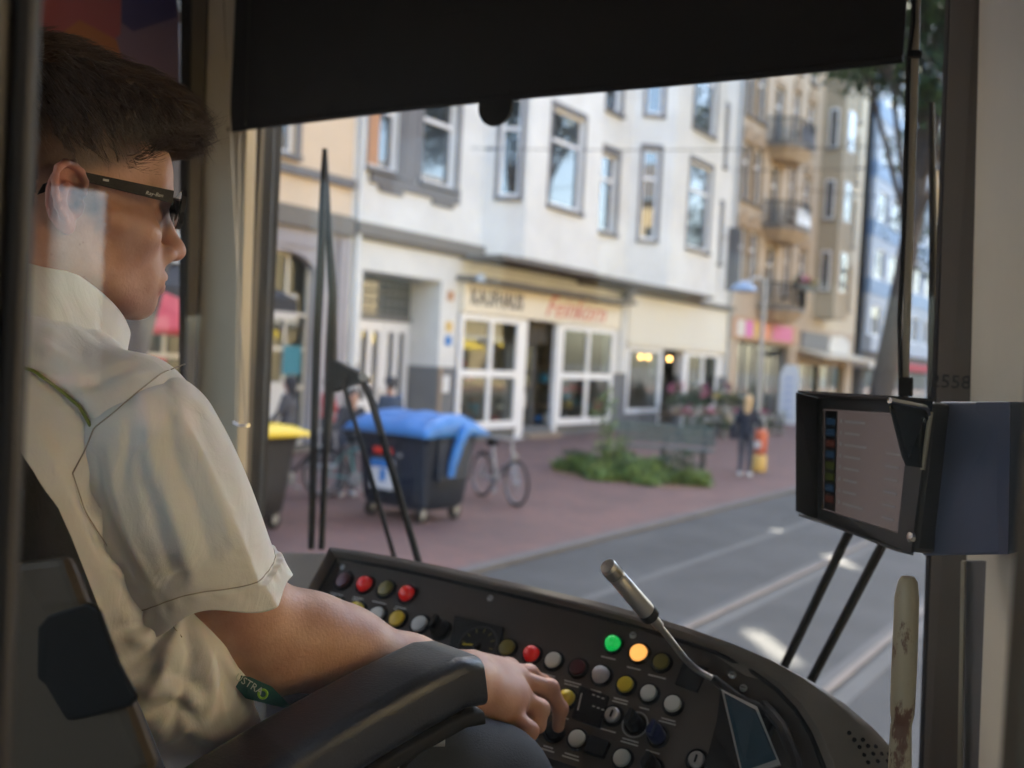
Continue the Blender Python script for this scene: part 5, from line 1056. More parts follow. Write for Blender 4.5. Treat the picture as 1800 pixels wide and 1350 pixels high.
MB().tube([wp(636, 664), wp(652, 700), wp(690, 830), wp(738, 995), wp(745, 1025)], [.007, .009, .0085, .008, .008], 8).build('arm', M['black'], wl, smooth=True)
MB().cyl(wp(638, 662, 1.64), wp(643, 663, 1.60+.09), .01).build('pivot_bolt', M['brushed'], wl)
wr = thing('windscreen_wiper', 'pair of slanting black wiper arms below the hooded display', 'wiper', wp(1400, 1190), group='windscreen wipers')
MB().tube([wp(1510, 905), wp(1488, 945), wp(1378, 1172), wp(1366, 1200)], .008, 8).build('arm', M['black'], wr, smooth=True)
MB().tube([wp(1566, 930), wp(1549, 962), wp(1424, 1200), wp(1410, 1225)], .008, 8).build('arm', M['black'], wr, smooth=True)
MB().tube([wp(1638, 180), wp(1641, 450), wp(1637, 720), wp(1625, 950)], [.004, .007, .007, .007], 8).build('blade', M['black_rubber'], wr, smooth=True)
MB().tube([wp(1646, 300, 1.7), wp(1648, 480, 1.7), wp(1650, 700, 1.7)], .003, 6).build('blade_spring', M['cream_paint'], wr, smooth=True)
# ------------------------------------------------------------------ driver seat
seat = thing('driver_seat', 'dark driver seat with a brown back shell and a black leather armrest', 'seat', (-.9, .35, .9))
E4 = [(P(22, 600, .83), .03), (P(28, 660, .825), .035), (P(75, 760, .81), .035), (P(130, 880, .80), .035), (P(185, 1020, .79), .035), (P(240, 1160, .78), .035), (P(285, 1260, .775), .035), (P(330, 1370, .77), .035), (P(370, 1500, .765), .035)]
rings = []
for p, r_ in E4:
    w_ = .50; t_ = .075; c = p+np.array([-w_/2, -t_/2, 0]); rings.append([(c[0]+x, c[1]+y, c[2]) for x, y in rrect(w_, t_, .034)])
MB().loft(rings).build('backrest', M['seat_fabric'], seat, smooth=True)
def onback(x, y, off):   # back face of the backrest
    k = ray(x, y); best = None
    for i in range(len(E4)-1):
        a, b = E4[i][0], E4[i+1][0]; a = a-np.array([0, .075+off, 0]); b = b-np.array([0, .075+off, 0]); n_ = np.cross(b-a, (1, 0, 0)); t = ((a-EYE)@n_)/(k@n_); q_ = EYE+k*t
        if (q_[2]-a[2])*(q_[2]-b[2]) <= 0: best = q_
    return best if best is not None else EYE+k*(((E4[4][0]-[0, .075+off, 0])[1])/k[1])
sh = [(-60, 1010), (60, 985), (135, 975), (180, 1090), (250, 1240), (290, 1345), (-60, 1480)]
MB().prism([onback(x, y, .004) for x, y in sh], (0, -.012, 0)).build('back_shell', M['seat_shell'], seat, bev=.006)
ins = [(75, 1100), (92, 1080), (160, 1058), (180, 1070), (215, 1165), (248, 1225), (235, 1240), (110, 1272), (88, 1262), (72, 1220)]
MB().prism([onback(x, y, .017) for x, y in ins], (0, -.004, 0)).build('shell_recess', M['black'], seat, bev=.003)
# armrest
A0 = [(P(803, 1182, 1.005), 1.0), (P(770, 1186, .985), 1.0), (P(700, 1222, .955), 1.0), (P(620, 1266, .92), 1.0), (P(520, 1326, .87), 1.0), (P(400, 1405, .80), 1.0), (P(280, 1492, .74), 1.0)]
rings = []; dirn = A0[1][0]-A0[4][0]; dirn /= np.linalg.norm(dirn); sx_ = np.cross(dirn, (0, 0, 1)); sx_ /= np.linalg.norm(sx_); ux_ = np.cross(sx_, dirn)
prof = rrect(.086, .054, .015, 5)
rings.append([A0[0][0]+dirn*.012+(sx_*x+ux_*y)*.55 for x, y in prof]); rings.append([A0[0][0]+dirn*.006+(sx_*x+ux_*y)*.85 for x, y in prof])
for p, s_ in A0: rings.append([p+(sx_*x+ux_*y)*s_ for x, y in prof])
ar = MB().loft(rings).build('armrest', M['leather'], seat, smooth=True)
MB().loft([[p+sx_*x*.8+ux_*(y*.35-.040) for x, y in prof] for p, s_ in A0]).build('armrest_base', M['black'], ar, smooth=True)
sb = A0[2][0]-ux_*.05; MB().prism([P(818, 1228, .97), P(822, 1245, .97), P(765, 1300, .96), P(720, 1345, .95), P(700, 1400, .95), P(560, 1420, .93), P(700, 1290, .95)], (-.02, .0, 0)).build('armrest_bracket', M['black'], ar, bev=.002)
MB().tube([P(818, 1232, .968), P(728, 1272, .955), P(700, 1350, .948), P(690, 1400, .948)], .0012, 6).build('bracket_edge', M['brushed'], ar)
MB().cyl(P(752, 1303, 1.0), P(782, 1303, 1.0), .005).build('lever', M['brushed'], seat); MB().box(tuple(np.array([-1.15, .32, 1.25])), tuple(np.array([-.72, .8, 1.40]))).build('cushion', M['seat_fabric'], seat, bev=.04)
MB().cyl((-.93, .55, .9), (-.93, .55, 1.26), .09).build('pedestal', M['black'], seat)
# ------------------------------------------------------------------ partition between cab and saloon, saloon behind the camera
pa = thing('cab_partition', 'glazed cab door with a dark frame, seen blurred at the picture edges', 'partition')
gl0, gl1 = P(-40, 675, .43), P(1840, 675, .44); gv = gl1-gl0; gv[2] = 0; gn = np.array([gv[1], -gv[0], 0]); gn /= np.linalg.norm(gn)
def gp(x, z=None, off=0):
    k = ray(x, 675); n2 = gn; t = ((gl0-EYE)@n2)/(k@n2); q_ = EYE+k*t; return q_+gn*off
def gbar(x0, x1, name, mt, off=0, th=.02, z0=.9, z1=3.12):
    a, b = gp(x0, off=off), gp(x1, off=off); a[2] = b[2] = z0; lean_ = np.zeros(3)
    return MB().prism([a, b, b+gn*th, a+gn*th], (0, 0, z1-z0)).build(name, M[mt], pa, bev=.004)
a, b = gp(-10), gp(1810); a[2] = b[2] = 1.2; MB().prism([a, b, b+[0, 0, 1.9], a+[0, 0, 1.9]], gn*.004).build('glass_pane', M['glass_partition'], pa)
gbar(24, 66, 'frame_seal', 'bin_dark', .006, .012); gbar(-140, 24, 'frame_post', 'interior_grey', .0, .03)
gbar(1783, 1860, 'frame_post', 'brown_panel', .006, .02); gbar(1860, 2400, 'frame_panel', 'interior_grey', .0, .02)
sal = thing('tram_saloon', 'passenger saloon behind the cab with bright windows mirrored in the glass', 'tram saloon', (0, -1, .9)); sal['kind'] = 'structure'
WR = WF((.85, -4.4, 0), (0, 1, 0), (-1, 0, 0)); WL_ = WF((-2.08, -4.4, 0), (0, 1, 0), (1, 0, 0))
ops = [(.3, 1.4, 1.75, 2.85), (1.6, 2.7, 1.75, 2.85), (2.9, 3.9, 1.15, 2.9), (4.1, 4.9, 1.9, 2.85)]
wall(WR, MB(), 0, 5.9, .9, 3.12, [(.25, .8, 1.8, 2.3), (.9, 1.2, 1.8, 2.3), (4.95, 5.75, 1.75, 2.9)], -.04, 0).build('wall', M['interior_panel'], sal)  # unseen openings laid out to shape reflections and light on the driver
wall(WL_, MB(), 0, 4.3, .9, 3.12, ops[:2]+[(2.9, 3.9, 1.75, 2.85)], -.04, 0).build('wall', M['interior_panel'], sal)
WB = WF((.9, -4.4, 0), (-1, 0, 0), (0, 1, 0)); wall(WB, MB(), 0, 3.0, .9, 3.12, [(.12, .62, 1.95, 2.9), (.72, 1.3, 1.95, 2.9), (1.4, 2.0, 1.75, 2.75), (2.1, 2.8, 1.2, 2.8)], -.04, 0).build('rear_wall', M['interior_panel'], sal)
# ------------------------------------------------------------------ the driver
drv = thing('person', 'tram driver in a beige short sleeved shirt and sunglasses seated at the desk', 'person', (-.9, .45, .9))
def L2W(O, Rm): return lambda *p: np.array(O)+Rm@np.array(p, float)
E_ = P(128, 358, .925)                                   # right ear canal
yaw, pit = R(-19), R(-2)
fx = np.array([-math.sin(yaw)*math.cos(pit), math.cos(yaw)*math.cos(pit), math.sin(pit)]); ly = np.array([-math.cos(yaw), -math.sin(yaw), 0]); uz = np.cross(fx, ly)
HR = np.stack([fx, ly, uz], 1); HO = E_+ly*.078; H_ = L2W(HO, HR)     # local: forward, left, up
S_ = 1.06
def hp_(x, y, z): return H_(x*S_, y*S_, (z if z > 0 else z*.82)*S_)
def head(F):
    k = .018
    F.ell(hp_(-.006, 0, .046), np.array((.098, .075, .086))*S_, k, HR); F.ell(hp_(-.03, 0, .02), np.array((.072, .068, .075))*S_, .02, HR)
    F.ell(hp_(.040, 0, -.015), np.array((.058, .058, .078))*S_, .02, HR)
    F.ell(hp_(.082, 0, .045), np.array((.018, .045, .032))*S_, .03, HR)
    for s in (-1, 1):
        F.cone(hp_(.004, s*.052, -.055), hp_(.068, s*.018, -.092), .019, .017, .02); F.cone(hp_(.0, s*.058, -.01), hp_(.004, s*.052, -.055), .02, .019, .02)
        F.ell(hp_(.066, s*.042, -.018), np.array((.020, .020, .017))*S_, .018, HR); F.cone(hp_(.030, s*.066, -.006), hp_(.066, s*.046, -.012), .010, .012, .014)
        F.cone(hp_(.096, s*.010, .028), hp_(.080, s*.046, .030), .008, .008, .012)
        F.ell(hp_(.094, s*.032, .007), np.array((.013, .016, .011))*S_, .012, HR, sub=True); F.ell(hp_(.080, s*.032, .007), (.012, .0125, .0115), .004, HR)
        F.ell(hp_(.102, s*.0125, -.033), np.array((.0115, .0075, .0085))*S_, .006, HR)
    F.ell(hp_(.083, 0, -.095), np.array((.017, .020, .016))*S_, .014, HR); F.ell(hp_(.078, 0, -.060), np.array((.026, .032, .030))*S_, .015, HR)
    F.cone(hp_(.094, 0, .022), hp_(.113, 0, -.018), .0075, .0085, .009); F.ell(hp_(.114, 0, -.026), np.array((.0125, .0105, .0105))*S_, .008, HR)
    for s in (-1, 1): F.ell(hp_(.106, s*.008, -.042), (.006, .0032, .005), .003, HR, sub=True)
    F.cone(hp_(.100, -.017, -.064), hp_(.104, 0, -.060), .0045, .0055, .006); F.cone(hp_(.104, 0, -.060), hp_(.100, .017, -.064), .0055, .0045, .006)
    F.cone(hp_(.097, -.015, -.071), hp_(.101, 0, -.073), .005, .0065, .006); F.cone(hp_(.101, 0, -.073), hp_(.097, .015, -.071), .0065, .005, .006)
    F.cone(hp_(.103, -.02, -.0667), hp_(.108, 0, -.0665), .0012, .0016, .002, sub=True); F.cone(hp_(.108, 0, -.0665), hp_(.103, .02, -.0667), .0016, .0012, .002, sub=True)
    nb = hp_(-.02, 0, -.05); F.cone(nb, nb+np.array([0, -.03, -.12]), .053, .056, .03); F.cone(nb+np.array([0, -.045, -.12]), nb+np.array([0, -.06, -.2]), .06, .085, .03)
    for s in (-1, 1): F.cone(hp_(-.02, s*.058, -.03), nb+np.array([-s*.02, .02, -.15]), .014, .016, .02)
    for s in (-1, 1):                                    # ears
        ea = R(16); 
        def e(a, b, c=0): return hp_(-.004+a*math.cos(ea)*.86+c*math.sin(ea)*.6, s*(.0765-a*math.sin(ea)+c*math.cos(ea)), .002+b*(.92 if b > 0 else 1.03)-a*.12)
        AX = np.stack([HR@np.array([math.cos(ea), -s*math.sin(ea), 0]), HR@np.array([math.sin(ea)*s, math.cos(ea), 0])*s, uz], 1)
        F.ell(e(-.008, .0, .004), (.0175, .0052, .029), .005, AX)
        rim = [(.004, .001), (.010, .010), (.011, .020), (.006, .028), (-.003, .0325), (-.013, .0305), (-.020, .023), (-.0225, .012), (-.021, .0), (-.017, -.011), (-.011, -.020), (-.006, -.026)]
        F.chain([e(a, b, .009+.004*(1 if a < -.01 else 0)) for a, b in rim], [.0022]+[.0033]*(len(rim)-2)+[.0036], .0035)
        F.ell(e(-.003, -.0275, .006), (.0078, .0048, .0085), .005, AX)
        F.ell(e(.001, -.002, .013), (.0082, .008, .0105), .003, AX, sub=True); F.ell(e(-.002, .018, .012), (.0075, .0055, .008), .003, AX, sub=True); F.cone(e(-.016, .018, .0135), e(-.013, -.012, .0135), .0022, .002, .004, sub=True)
        F.chain([e(.000, .010, .008), e(-.009, .011, .0105), e(-.0125, .002, .011), (e(-.0105, -.010, .0105)), e(-.003, -.0165, .009)], [.0025, .003, .0032, .0032, .003], .0035)
        F.cone(e(.0095, -.002, .006), e(.008, -.010, .006), .0042, .0035, .004)
Fh = Field(HO-[.16, .17, .30], HO+[.16, .19, .20], .0021); head(Fh); vh, fh = Fh.mesh(); vh = relax(vh, fh, 1, .4)
# right arm and hand
SH, EL, WRI = P(262, 790, .905), P(487, 1137, .985), P(812, 1192, 1.125)
Fa = Field(np.minimum(np.minimum(SH, EL), WRI)-.10, np.maximum(np.maximum(SH, EL), WRI)+.10, .0026)
Fa.cone(SH, P(360, 955, .925), .034, .039, .02); Fa.cone(P(360, 955, .925), P(391, 1022, .945), .039, .039, .02); Fa.cone(P(391, 1022, .945), EL+[0, 0, .01], .040, .041, .03)
Fa.cone(EL, P(600, 1143, 1.03), .041, .0405, .03); Fa.cone(P(600, 1143, 1.03), P(720, 1172, 1.08), .0405, .031, .03); Fa.cone(P(720, 1172, 1.08), WRI, .031, .027, .02)
Fa.ell(P(458, 1178, .985), (.02, .02, .02), .03); Fa.ell(P(428, 1085, .955), (.030, .030, .035), .03); Fa.ell(P(545, 1110, 1.0), (.035, .035, .035), .03)
va, fa = Fa.mesh(); va = relax(va, fa, 2, .5)
Fd = Field(P(880, 1230, 1.2)-[.13, .14, .11], P(880, 1230, 1.2)+[.11, .16, .10], .0015)
Fd.cone(P(720, 1172, 1.08), WRI, .031, .0265, .02)
mcp = [P(893, 1180, 1.255), P(908, 1194, 1.232), P(909, 1220, 1.203), P(896, 1249, 1.172)]
wk = [P(830, 1180, 1.15), P(828, 1192, 1.14), P(824, 1204, 1.125), P(820, 1216, 1.115)]
for i in range(4): Fd.cone(wk[i], mcp[i], .0225-.001*i, [.0150, .0150, .0148, .0135][i], .016)
Fd.cone(wk[2], (mcp[2]+mcp[3])/2, .022, .017, .018); Fd.cone(WRI, wk[1], .027, .023, .015)
fing = [[mcp[0], P(930, 1184, 1.285), P(955, 1201, 1.30), P(962, 1228, 1.305)], [mcp[1], P(966, 1210, 1.252), P(985, 1246, 1.256), P(981, 1277, 1.262)],
        [mcp[2], P(949, 1247, 1.205), P(944, 1273, 1.20), P(918, 1270, 1.205)], [mcp[3], P(930, 1285, 1.155), P(915, 1303, 1.150), P(884, 1294, 1.170)]]
frr = [(.0125, .0105, .0095, .008), (.0128, .0108, .0092, .0078), (.0125, .0108, .0098, .0088), (.0118, .0100, .0092, .0082)]
for f_, r_ in zip(fing, frr): Fd.chain(f_, r_, .006)
for f_, r_ in zip(fing, frr): Fd.ell(f_[1], (r_[1]*1.08,)*3, .004); Fd.ell(f_[2], (r_[2]*1.07,)*3, .003)
for q_ in mcp: Fd.ell(q_+UP*.004, (.011,)*3, .010)
Fd.chain([P(850, 1215, 1.20), P(885, 1235, 1.255), P(912, 1252, 1.275)], [.017, .0135, .010], .01)
for i in (0, 1, 2, 3): Fd.cone(wk[i]+UP*.020, mcp[i]+UP*.0125, .0015, .002, .006)      # tendons
vd, fd = Fd.mesh(); vd = relax(vd, fd, 1, .5)
# trunk, legs and left arm under the clothes
HPc = np.array([-.93, .44, 0]); SPN = [np.array([-.93, .42, 1.42]), np.array([-.93, .41, 1.72]), np.array([-.925, .45, 2.02])]
KR, KL = P(855, 1408, 1.12), np.array([-1.18, .98, 1.50])
def trunk(F, g=0.0):
    F.ell(SPN[2]+[0, 0, .0], (.175+g, .105+g, .16+g), .05); F.ell((-.93, .42, 1.74), (.155+g, .115+g, .24+g), .06); F.ell((-.93, .42, 1.48), (.17+g, .13+g, .13+g), .05)
Ft = Field((-1.35, -.0, 1.3), (-.5, 1.2, 2.35), .009); trunk(Ft, -.014); Ft.cone((-.93, .43, 2.14), (-.84, .45, 2.10), .045, .03, .03); Ft.cone((-.93, .43, 2.14), (-1.12, .48, 2.10), .06, .055, .04)
LE, LW = np.array([-1.17, .60, 1.84]), np.array([-1.12, .86, 1.78]); Ft.chain([(-1.12, .48, 2.10), LE, LW], [.05, .042, .028], .02); Ft.cone(LW, LW+[.01, .09, 0], .026, .02, .01)
for q_ in (-.02, 0, .02): Ft.cone(LW+[q_, .09, 0], LW+[q_*1.6, .16, -.02], .011, .009, .005)
Ft.cone((-.85, .5, 1.52), KR, .08, .058, .05); Ft.cone((-1.0, .5, 1.48), KL, .08, .058, .05)
vt, ft = Ft.mesh()
# one mesh for the body
V = np.concatenate([vh, va, vd, vt]); O_ = np.cumsum([0, len(vh), len(va), len(vd)]); Fq = np.concatenate([fh, fa+O_[1], fd+O_[2], ft+O_[3]])
body = put('body', V, Fq, M['skin'], drv, True)
# skin tint: short hair at the sides, redder ears, nose, knuckles, lips, stubble
loc = (V-HO)@HR/S_; x, y, z = loc.T; tint = np.ones((len(V), 3)); nh = len(vh)
def sm(t): t = np.clip(t, 0, 1); return t*t*(3-2*t)
hl_ = np.where(x > .0, .014+(x*.42), np.where(x > -.03, .012, -.02-(np.abs(x+.03))*.5)); side = sm((z-hl_)/.022)*sm((.066-x)/.012)
burn = sm((.018-np.abs(x-.008))/.008)*sm((z+.012)/.01)*sm((.03-z)/.01)*(np.abs(y) > .05); side = np.maximum(side*(1-sm((np.abs(y)-.078)/.004)*sm((.035-np.abs(x+.01))/.008)*sm((.034-z)/.006)), burn*.7)
hc = np.array([.15, .125, .115]); tint = tint*(1-side[:, None])+hc*side[:, None]
ear = sm((np.abs(y)-.078)/.004)*(np.abs(x+.01) < .04)*(np.abs(z) < .045); tint = tint*(1-ear[:, None]*.35*np.array([0.2, .9, .75]))
nose = sm(1-np.linalg.norm(loc-[.114, 0, -.026], axis=1)/.022); tint = tint*(1-nose[:, None]*.30*np.array([.2, 1, .9]))
lip = sm(1-np.abs(z+.067)/.009)*sm((x-.094)/.004)*(np.abs(y) < .02); tint = tint*(1-lip[:, None]*.45*np.array([.3, 1, .85]))
jaw = sm(1-np.abs(z+.085)/.035)*sm((x+.005)/.03)*(1-lip); tint = tint*(1-jaw[:, None]*.22*np.array([.9, .9, .8]))
tint[nh:] = 1; kn = np.concatenate([mcp, [f_[1] for f_ in fing], [f_[2] for f_ in fing]])
for q_ in kn: w_ = sm(1-np.linalg.norm(V[O_[2]:O_[3]]-q_, axis=1)/.018); tint[O_[2]:O_[3]] *= 1-w_[:, None]*.14*np.array([.1, 1, .9])
for q_, r_ in ((P(574, 1117, .985), .0035), (P(560, 1162, .985), .0015), (P(545, 1150, .98), .001)): w_ = sm(1.3-np.linalg.norm(V-(q_), axis=1)/(r_*2)); tint *= 1-w_[:, None]*.5*np.array([.6, 1, 1])
ca = body.data.color_attributes.new('tint', 'FLOAT_COLOR', 'POINT'); cc = np.ones((len(V), 4)); cc[:, :3] = np.clip(tint, 0, 1); ca.data.foreach_set('color', cc.ravel())
# ------------------------------------------------------------------ hair on top
Fr = Field(HO-[.16, .17, .10], HO+[.16, .19, .22], .003)
Fr.ell(hp_(-.012, 0, .072), np.array((.096, .074, .082))*S_, .02, HR); Fr.ell(hp_(.055, .0, .103), np.array((.064, .060, .040))*S_, .02, HR); Fr.ell(hp_(.086, 0, .100), np.array((.032, .050, .024))*S_, .02, HR)
Fr.ell(hp_(-.01, 0, .022), np.array((.15, .15, .030))*S_, .012, HR, sub=True); Fr.ell(hp_(-.06, 0, .040), np.array((.11, .15, .016))*S_, .012, HR, sub=True); Fr.ell(hp_(.11, 0, .052), np.array((.05, .1, .022))*S_, .01, HR, sub=True)
vr, fr_ = Fr.mesh(); nr = vnormals(vr, fr_)
if ((vr-HO)*nr).sum() < 0: nr = -nr
ll = (vr-HO)@HR/S_; dsp = .0030*np.sin(ll[:, 1]*420+14*ll[:, 0]+5*np.sin(ll[:, 0]*60)+3*np.sin(ll[:, 2]*70))+.0045*np.sin(ll[:, 1]*260+6*np.sin(ll[:, 0]*40)+ll[:, 0]*60)*.6+RNG.normal(0, .0005, len(vr)); vr2 = vr+nr*dsp[:, None]
hair = put('hair', vr2, fr_, M['hair'], drv, True)
def strands(n, ln, w, name):
    ix = RNG.choice(len(vr), n); p = vr2[ix]; nn = nr[ix]; l_ = ll[ix]
    keep = l_[:, 2] > .045; p, nn, l_ = p[keep], nn[keep], l_[keep]; n = len(p)
    d = np.stack([np.full(n, .75), -.35+RNG.normal(0, .25, n)+np.sign(l_[:, 1])*.0, -.45*np.clip((l_[:, 0]-.03)*10, -1, 1)+.15+RNG.normal(0, .15, n)], 1)
    sd0 = np.abs(l_[:, 1]) > .055; d[sd0] = np.stack([np.full(sd0.sum(), .55)+RNG.normal(0, .1, sd0.sum()), RNG.normal(0, .1, sd0.sum()), np.full(sd0.sum(), -.75)+RNG.normal(0, .2, sd0.sum())], 1)
    d = d@HR.T; d -= nn*(d*nn).sum(1)[:, None]*.9; d /= np.linalg.norm(d, axis=1)[:, None]; L = ln*RNG.uniform(.5, 1.2, n); K = 5
    sd1 = np.cross(d, nn); q = []; 
    for k in range(K):
        t = k/(K-1); c = p+d*(L*t)[:, None]+nn*((.0035*math.sin(math.pi*min(1, t*.9)))+.001)[..., None] if False else p+d*(L*t)[:, None]+nn*(.001+RNG.uniform(.001, .005, n)[:, None]*math.sin(math.pi*t*.7))+sd1*(RNG.normal(0, .0012, n)*t)[:, None]
        ww = w*(1-.85*t); q += [c-sd1*ww, c+sd1*ww, c+nn*ww*1.2]
    v = np.stack(q, 1); F = []
    for k in range(K-1):
        a = k*3
        for i in range(3): F.append((a+i, a+(i+1) % 3, a+3+(i+1) % 3, a+3+i))
    F = np.array(F); ff = (np.arange(n)[:, None, None]*(3*K)+F[None]).reshape(-1, 4); return put(name, v.reshape(-1, 3), ff, M['hair_strand'], drv, True)
o = strands(12000, .034, .00046, 'hair_strands'); o['kind'] = 'stuff'
# ------------------------------------------------------------------ shirt
Fs = Field((-1.32, .18, 1.40), (-.54, .78, 2.30), .0038); g = .016
trunk(Fs, g); Fs.ell((-.93, .50, 1.60), (.17, .15, .12), .06)
Fs.cone((-.93, .42, 2.155), P(222, 742, .89), .066, .056, .05); Fs.cone((-.93, .42, 2.155), (-1.13, .48, 2.115), .070, .066, .05)
Fs.cone(P(222, 742, .89), P(250, 820, .91), .056, .048, .03); Fs.cone((-1.13, .48, 2.115), LE+[0, 0, .03], .066, .058, .03)
Fs.cone(P(120, 800, .91), P(200, 1050, .93), .068, .068, .05); Fs.cone(P(290, 1180, .93), P(365, 1290, .96), .065, .050, .05)
Fs.ell(HO+[0, -.035, -.150], (.110, .10, .062), .05); Fs.cone(HO+[0, -.0, -.16], HO+[0, 0.02, .0], .068, .066, .02, sub=True) if 0 else Fs.cone((-.93, .41, 2.3), (-.93, .42, 2.4), .068, .062, .02, sub=True)
vS, fS = Fs.mesh(); vS = relax(vS, fS, 3, .5); nS = vnormals(vS, fS)
if ((vS-[-.93, .42, 1.9])*nS).sum() < 0: nS = -nS; fS = fS[:, ::-1]
bv = BVHTree.FromPolygons(vS.tolist(), fS.tolist())
def hit(x, y, bvh=None, dflt=.85):
    k = ray(x, y); r_ = (bvh or bv).ray_cast(Vector(EYE+k*.5), Vector(k)); return np.array(r_[0]) if r_[0] is not None else P(x, y, dflt)
def fold(v, n, px, amp, wid, bvh=None):
    d, t = seg_dist(v, [hit(*p, bvh) for p in px]); return v+n*(amp*np.exp(-(d/wid)**2)*np.sin(np.pi*np.clip(t*.9+.05, 0, 1))**.5)[:, None]
yoke = [(20, 640), (60, 652), (105, 685), (140, 715), (160, 750)]
arm_s = [(325, 640), (285, 655), (240, 690), (200, 725), (165, 752), (150, 790), (128, 832)]
sideseam = [(128, 832), (150, 900), (205, 985), (270, 1060), (320, 1120)]
FOLDS = [([(60, 600), (120, 640), (150, 700)], .005, .009), ([(60, 760), (100, 840), (150, 960), (200, 1040)], .006, .010), ([(100, 700), (170, 672), (250, 640)], -.004, .007), ([(60, 565), (160, 580), (240, 612)], -.003, .006),
 ([(200, 760), (180, 840), (150, 900)], -.006, .010), ([(225, 770), (205, 850), (180, 930)], .005, .008), ([(120, 700), (150, 740), (160, 800)], -.004, .007),
 ([(290, 1075), (250, 1100), (205, 1105)], -.007, .006), ([(300, 1090), (270, 1140), (225, 1165)], -.008, .006), ([(310, 1095), (300, 1150), (270, 1215)], .008, .007), ([(325, 1100), (335, 1160), (320, 1230), (300, 1290)], -.008, .006),
 ([(345, 1110), (365, 1160), (370, 1230), (350, 1290)], .009, .008), ([(375, 1150), (400, 1200), (415, 1270)], -.008, .006), ([(395, 1165), (425, 1205), (440, 1260)], .008, .007),
 ([(215, 1080), (240, 1120), (290, 1145), (345, 1150)], .007, .007), ([(240, 1190), (280, 1180), (330, 1195), (365, 1215)], -.008, .006), ([(250, 1215), (300, 1212), (345, 1235)], .007, .007), ([(262, 1255), (310, 1240), (340, 1262)], -.007, .005), ([(285, 1300), (330, 1275), (390, 1300)], .007, .007),
 ([(150, 930), (190, 960), (240, 1000)], -.005, .006), ([(170, 980), (220, 1010), (265, 1040)], .005, .007), ([(140, 870), (200, 930), (262, 1030)], -.006, .007)]
for px, am, wd in FOLDS:
    vS = fold(vS, nS, px, am, wd)
vS += nS*(.0020*np.sin(vS[:, 2]*70+9*np.sin(vS[:, 1]*18)+6*np.sin(vS[:, 0]*14)))[:, None]*np.clip((1.95-vS[:, 2])*5, .15, 1)[:, None]
bv = BVHTree.FromPolygons(vS.tolist(), fS.tolist()); vS0 = vS.copy()
for px in (yoke, sideseam): vS = fold(vS, nS, px, -.0035, .0045)
shirt = put('shirt', vS, fS, M['shirt'], drv, True)
def thread(px, r, name, mt, par, off=.0006, bvh=None, n=8):
    pts = [hit(*p, bvh) for p in px]; q = []
    for i in range(len(px)-1):
        for t in np.linspace(0, 1, n, endpoint=False): q.append(hit(px[i][0]*(1-t)+px[i+1][0]*t, px[i][1]*(1-t)+px[i+1][1]*t, bvh)-ray(*px[i])*off)
    q.append(pts[-1]-ray(*px[-1])*off); q = [q[0]]+[(q[i-1]+q[i]+q[i+1])/3 for i in range(1, len(q)-1)]+[q[-1]]
    return MB().tube(q, r, 6).build(name, M[mt], par, smooth=True)
thread(yoke, .0015, 'piping', 'piping_green', shirt)
thread(sideseam, .0005, 'seam', 'seam', shirt)
# sleeve: an open tube with a pressed crease, a turned hem and gathers at the shoulder seam
ax0, ax1 = P(214, 690, .866), P(385, 1045, .930); td = (ax1-ax0)/np.linalg.norm(ax1-ax0); tr0 = np.cross(td, FW); tr0 /= np.linalg.norm(tr0); tb_ = np.cross(tr0, td)
if tr0@RT < 0: tr0 = -tr0; tb_ = np.cross(tr0, td)
NU, NV = 150, 130; rings = np.zeros((NV, NU, 3)); th = np.linspace(0, 2*np.pi, NU, endpoint=False)   # th=0 points to picture right
tw = tb_ if tb_@FW < 0 else -tb_                           # towards the viewer
nz = RNG.uniform(0, 6.28, 12)
for j in range(NV):
    t = j/(NV-1); c = ax0+(ax1-ax0)*t; c = c+tr0*(-.004*math.sin(t*3)-.009*t)
    rx = .060*(1-t)+.074*t+.010*math.sin(math.pi*min(1, t*1.15))+(.004 if t > .9 else 0); ry = .060*(1-t)+.060*t
    if t < .2: s_ = math.sqrt(max(.0, 1-(1-t/.2)**2)); rx *= .55+.45*s_; ry *= .55+.45*s_
    r_ = np.ones(NU)
    a = (th-R(38)+np.pi) % (2*np.pi)-np.pi; r_ += .10*t**.5*np.exp(-(np.abs(a)/.16)**1.1)                 # crease
    r_ += .012*np.sin(2*th+nz[0]+2.0*t)*t+.008*np.sin(3*th+nz[1]-3*t)*t
    r_ += .007*np.sin(9*th+nz[2]+t*2)*math.exp(-((t-.16)/.10)**2)+.008*np.sin(15*th+nz[3])*math.exp(-((t-.14)/.05)**2)
    r_ += .022*np.exp(-((((th-R(115)-t*1.0+np.pi) % (2*np.pi)-np.pi))/.22)**2)*math.sin(math.pi*t)-.008*np.exp(-((((th-R(85)-t*.9+np.pi) % (2*np.pi)-np.pi))/.20)**2)*math.sin(math.pi*t)
    r_ += .012*np.exp(-((((th-R(155)-t*.3+np.pi) % (2*np.pi)-np.pi))/.18)**2)*math.sin(math.pi*t)
    hemg = math.exp(-((t-.885)/.012)**2); r_ -= .010*hemg; r_ += .012*np.sin(26*th+nz[4]+2*np.sin(3*th))*math.exp(-((t-.91)/.03)**2); r_ += .014*np.sin(6*th+nz[5])*max(0, t-.8)*5
    z_ = .013*np.sin(th*2+1.2)*t+.006*np.sin(th*5+nz[6])*max(0, t-.85)*7 + .030*np.cos(th)*0
    rings[j] = c+td*z_[:, None]+(tr0*np.cos(th)[:, None]*rx+tw*np.sin(th)[:, None]*ry)*r_[:, None]
v = rings.reshape(-1, 3); f = [(i*NU+k, i*NU+(k+1) % NU, (i+1)*NU+(k+1) % NU, (i+1)*NU+k) for i in range(NV-1) for k in range(NU)]
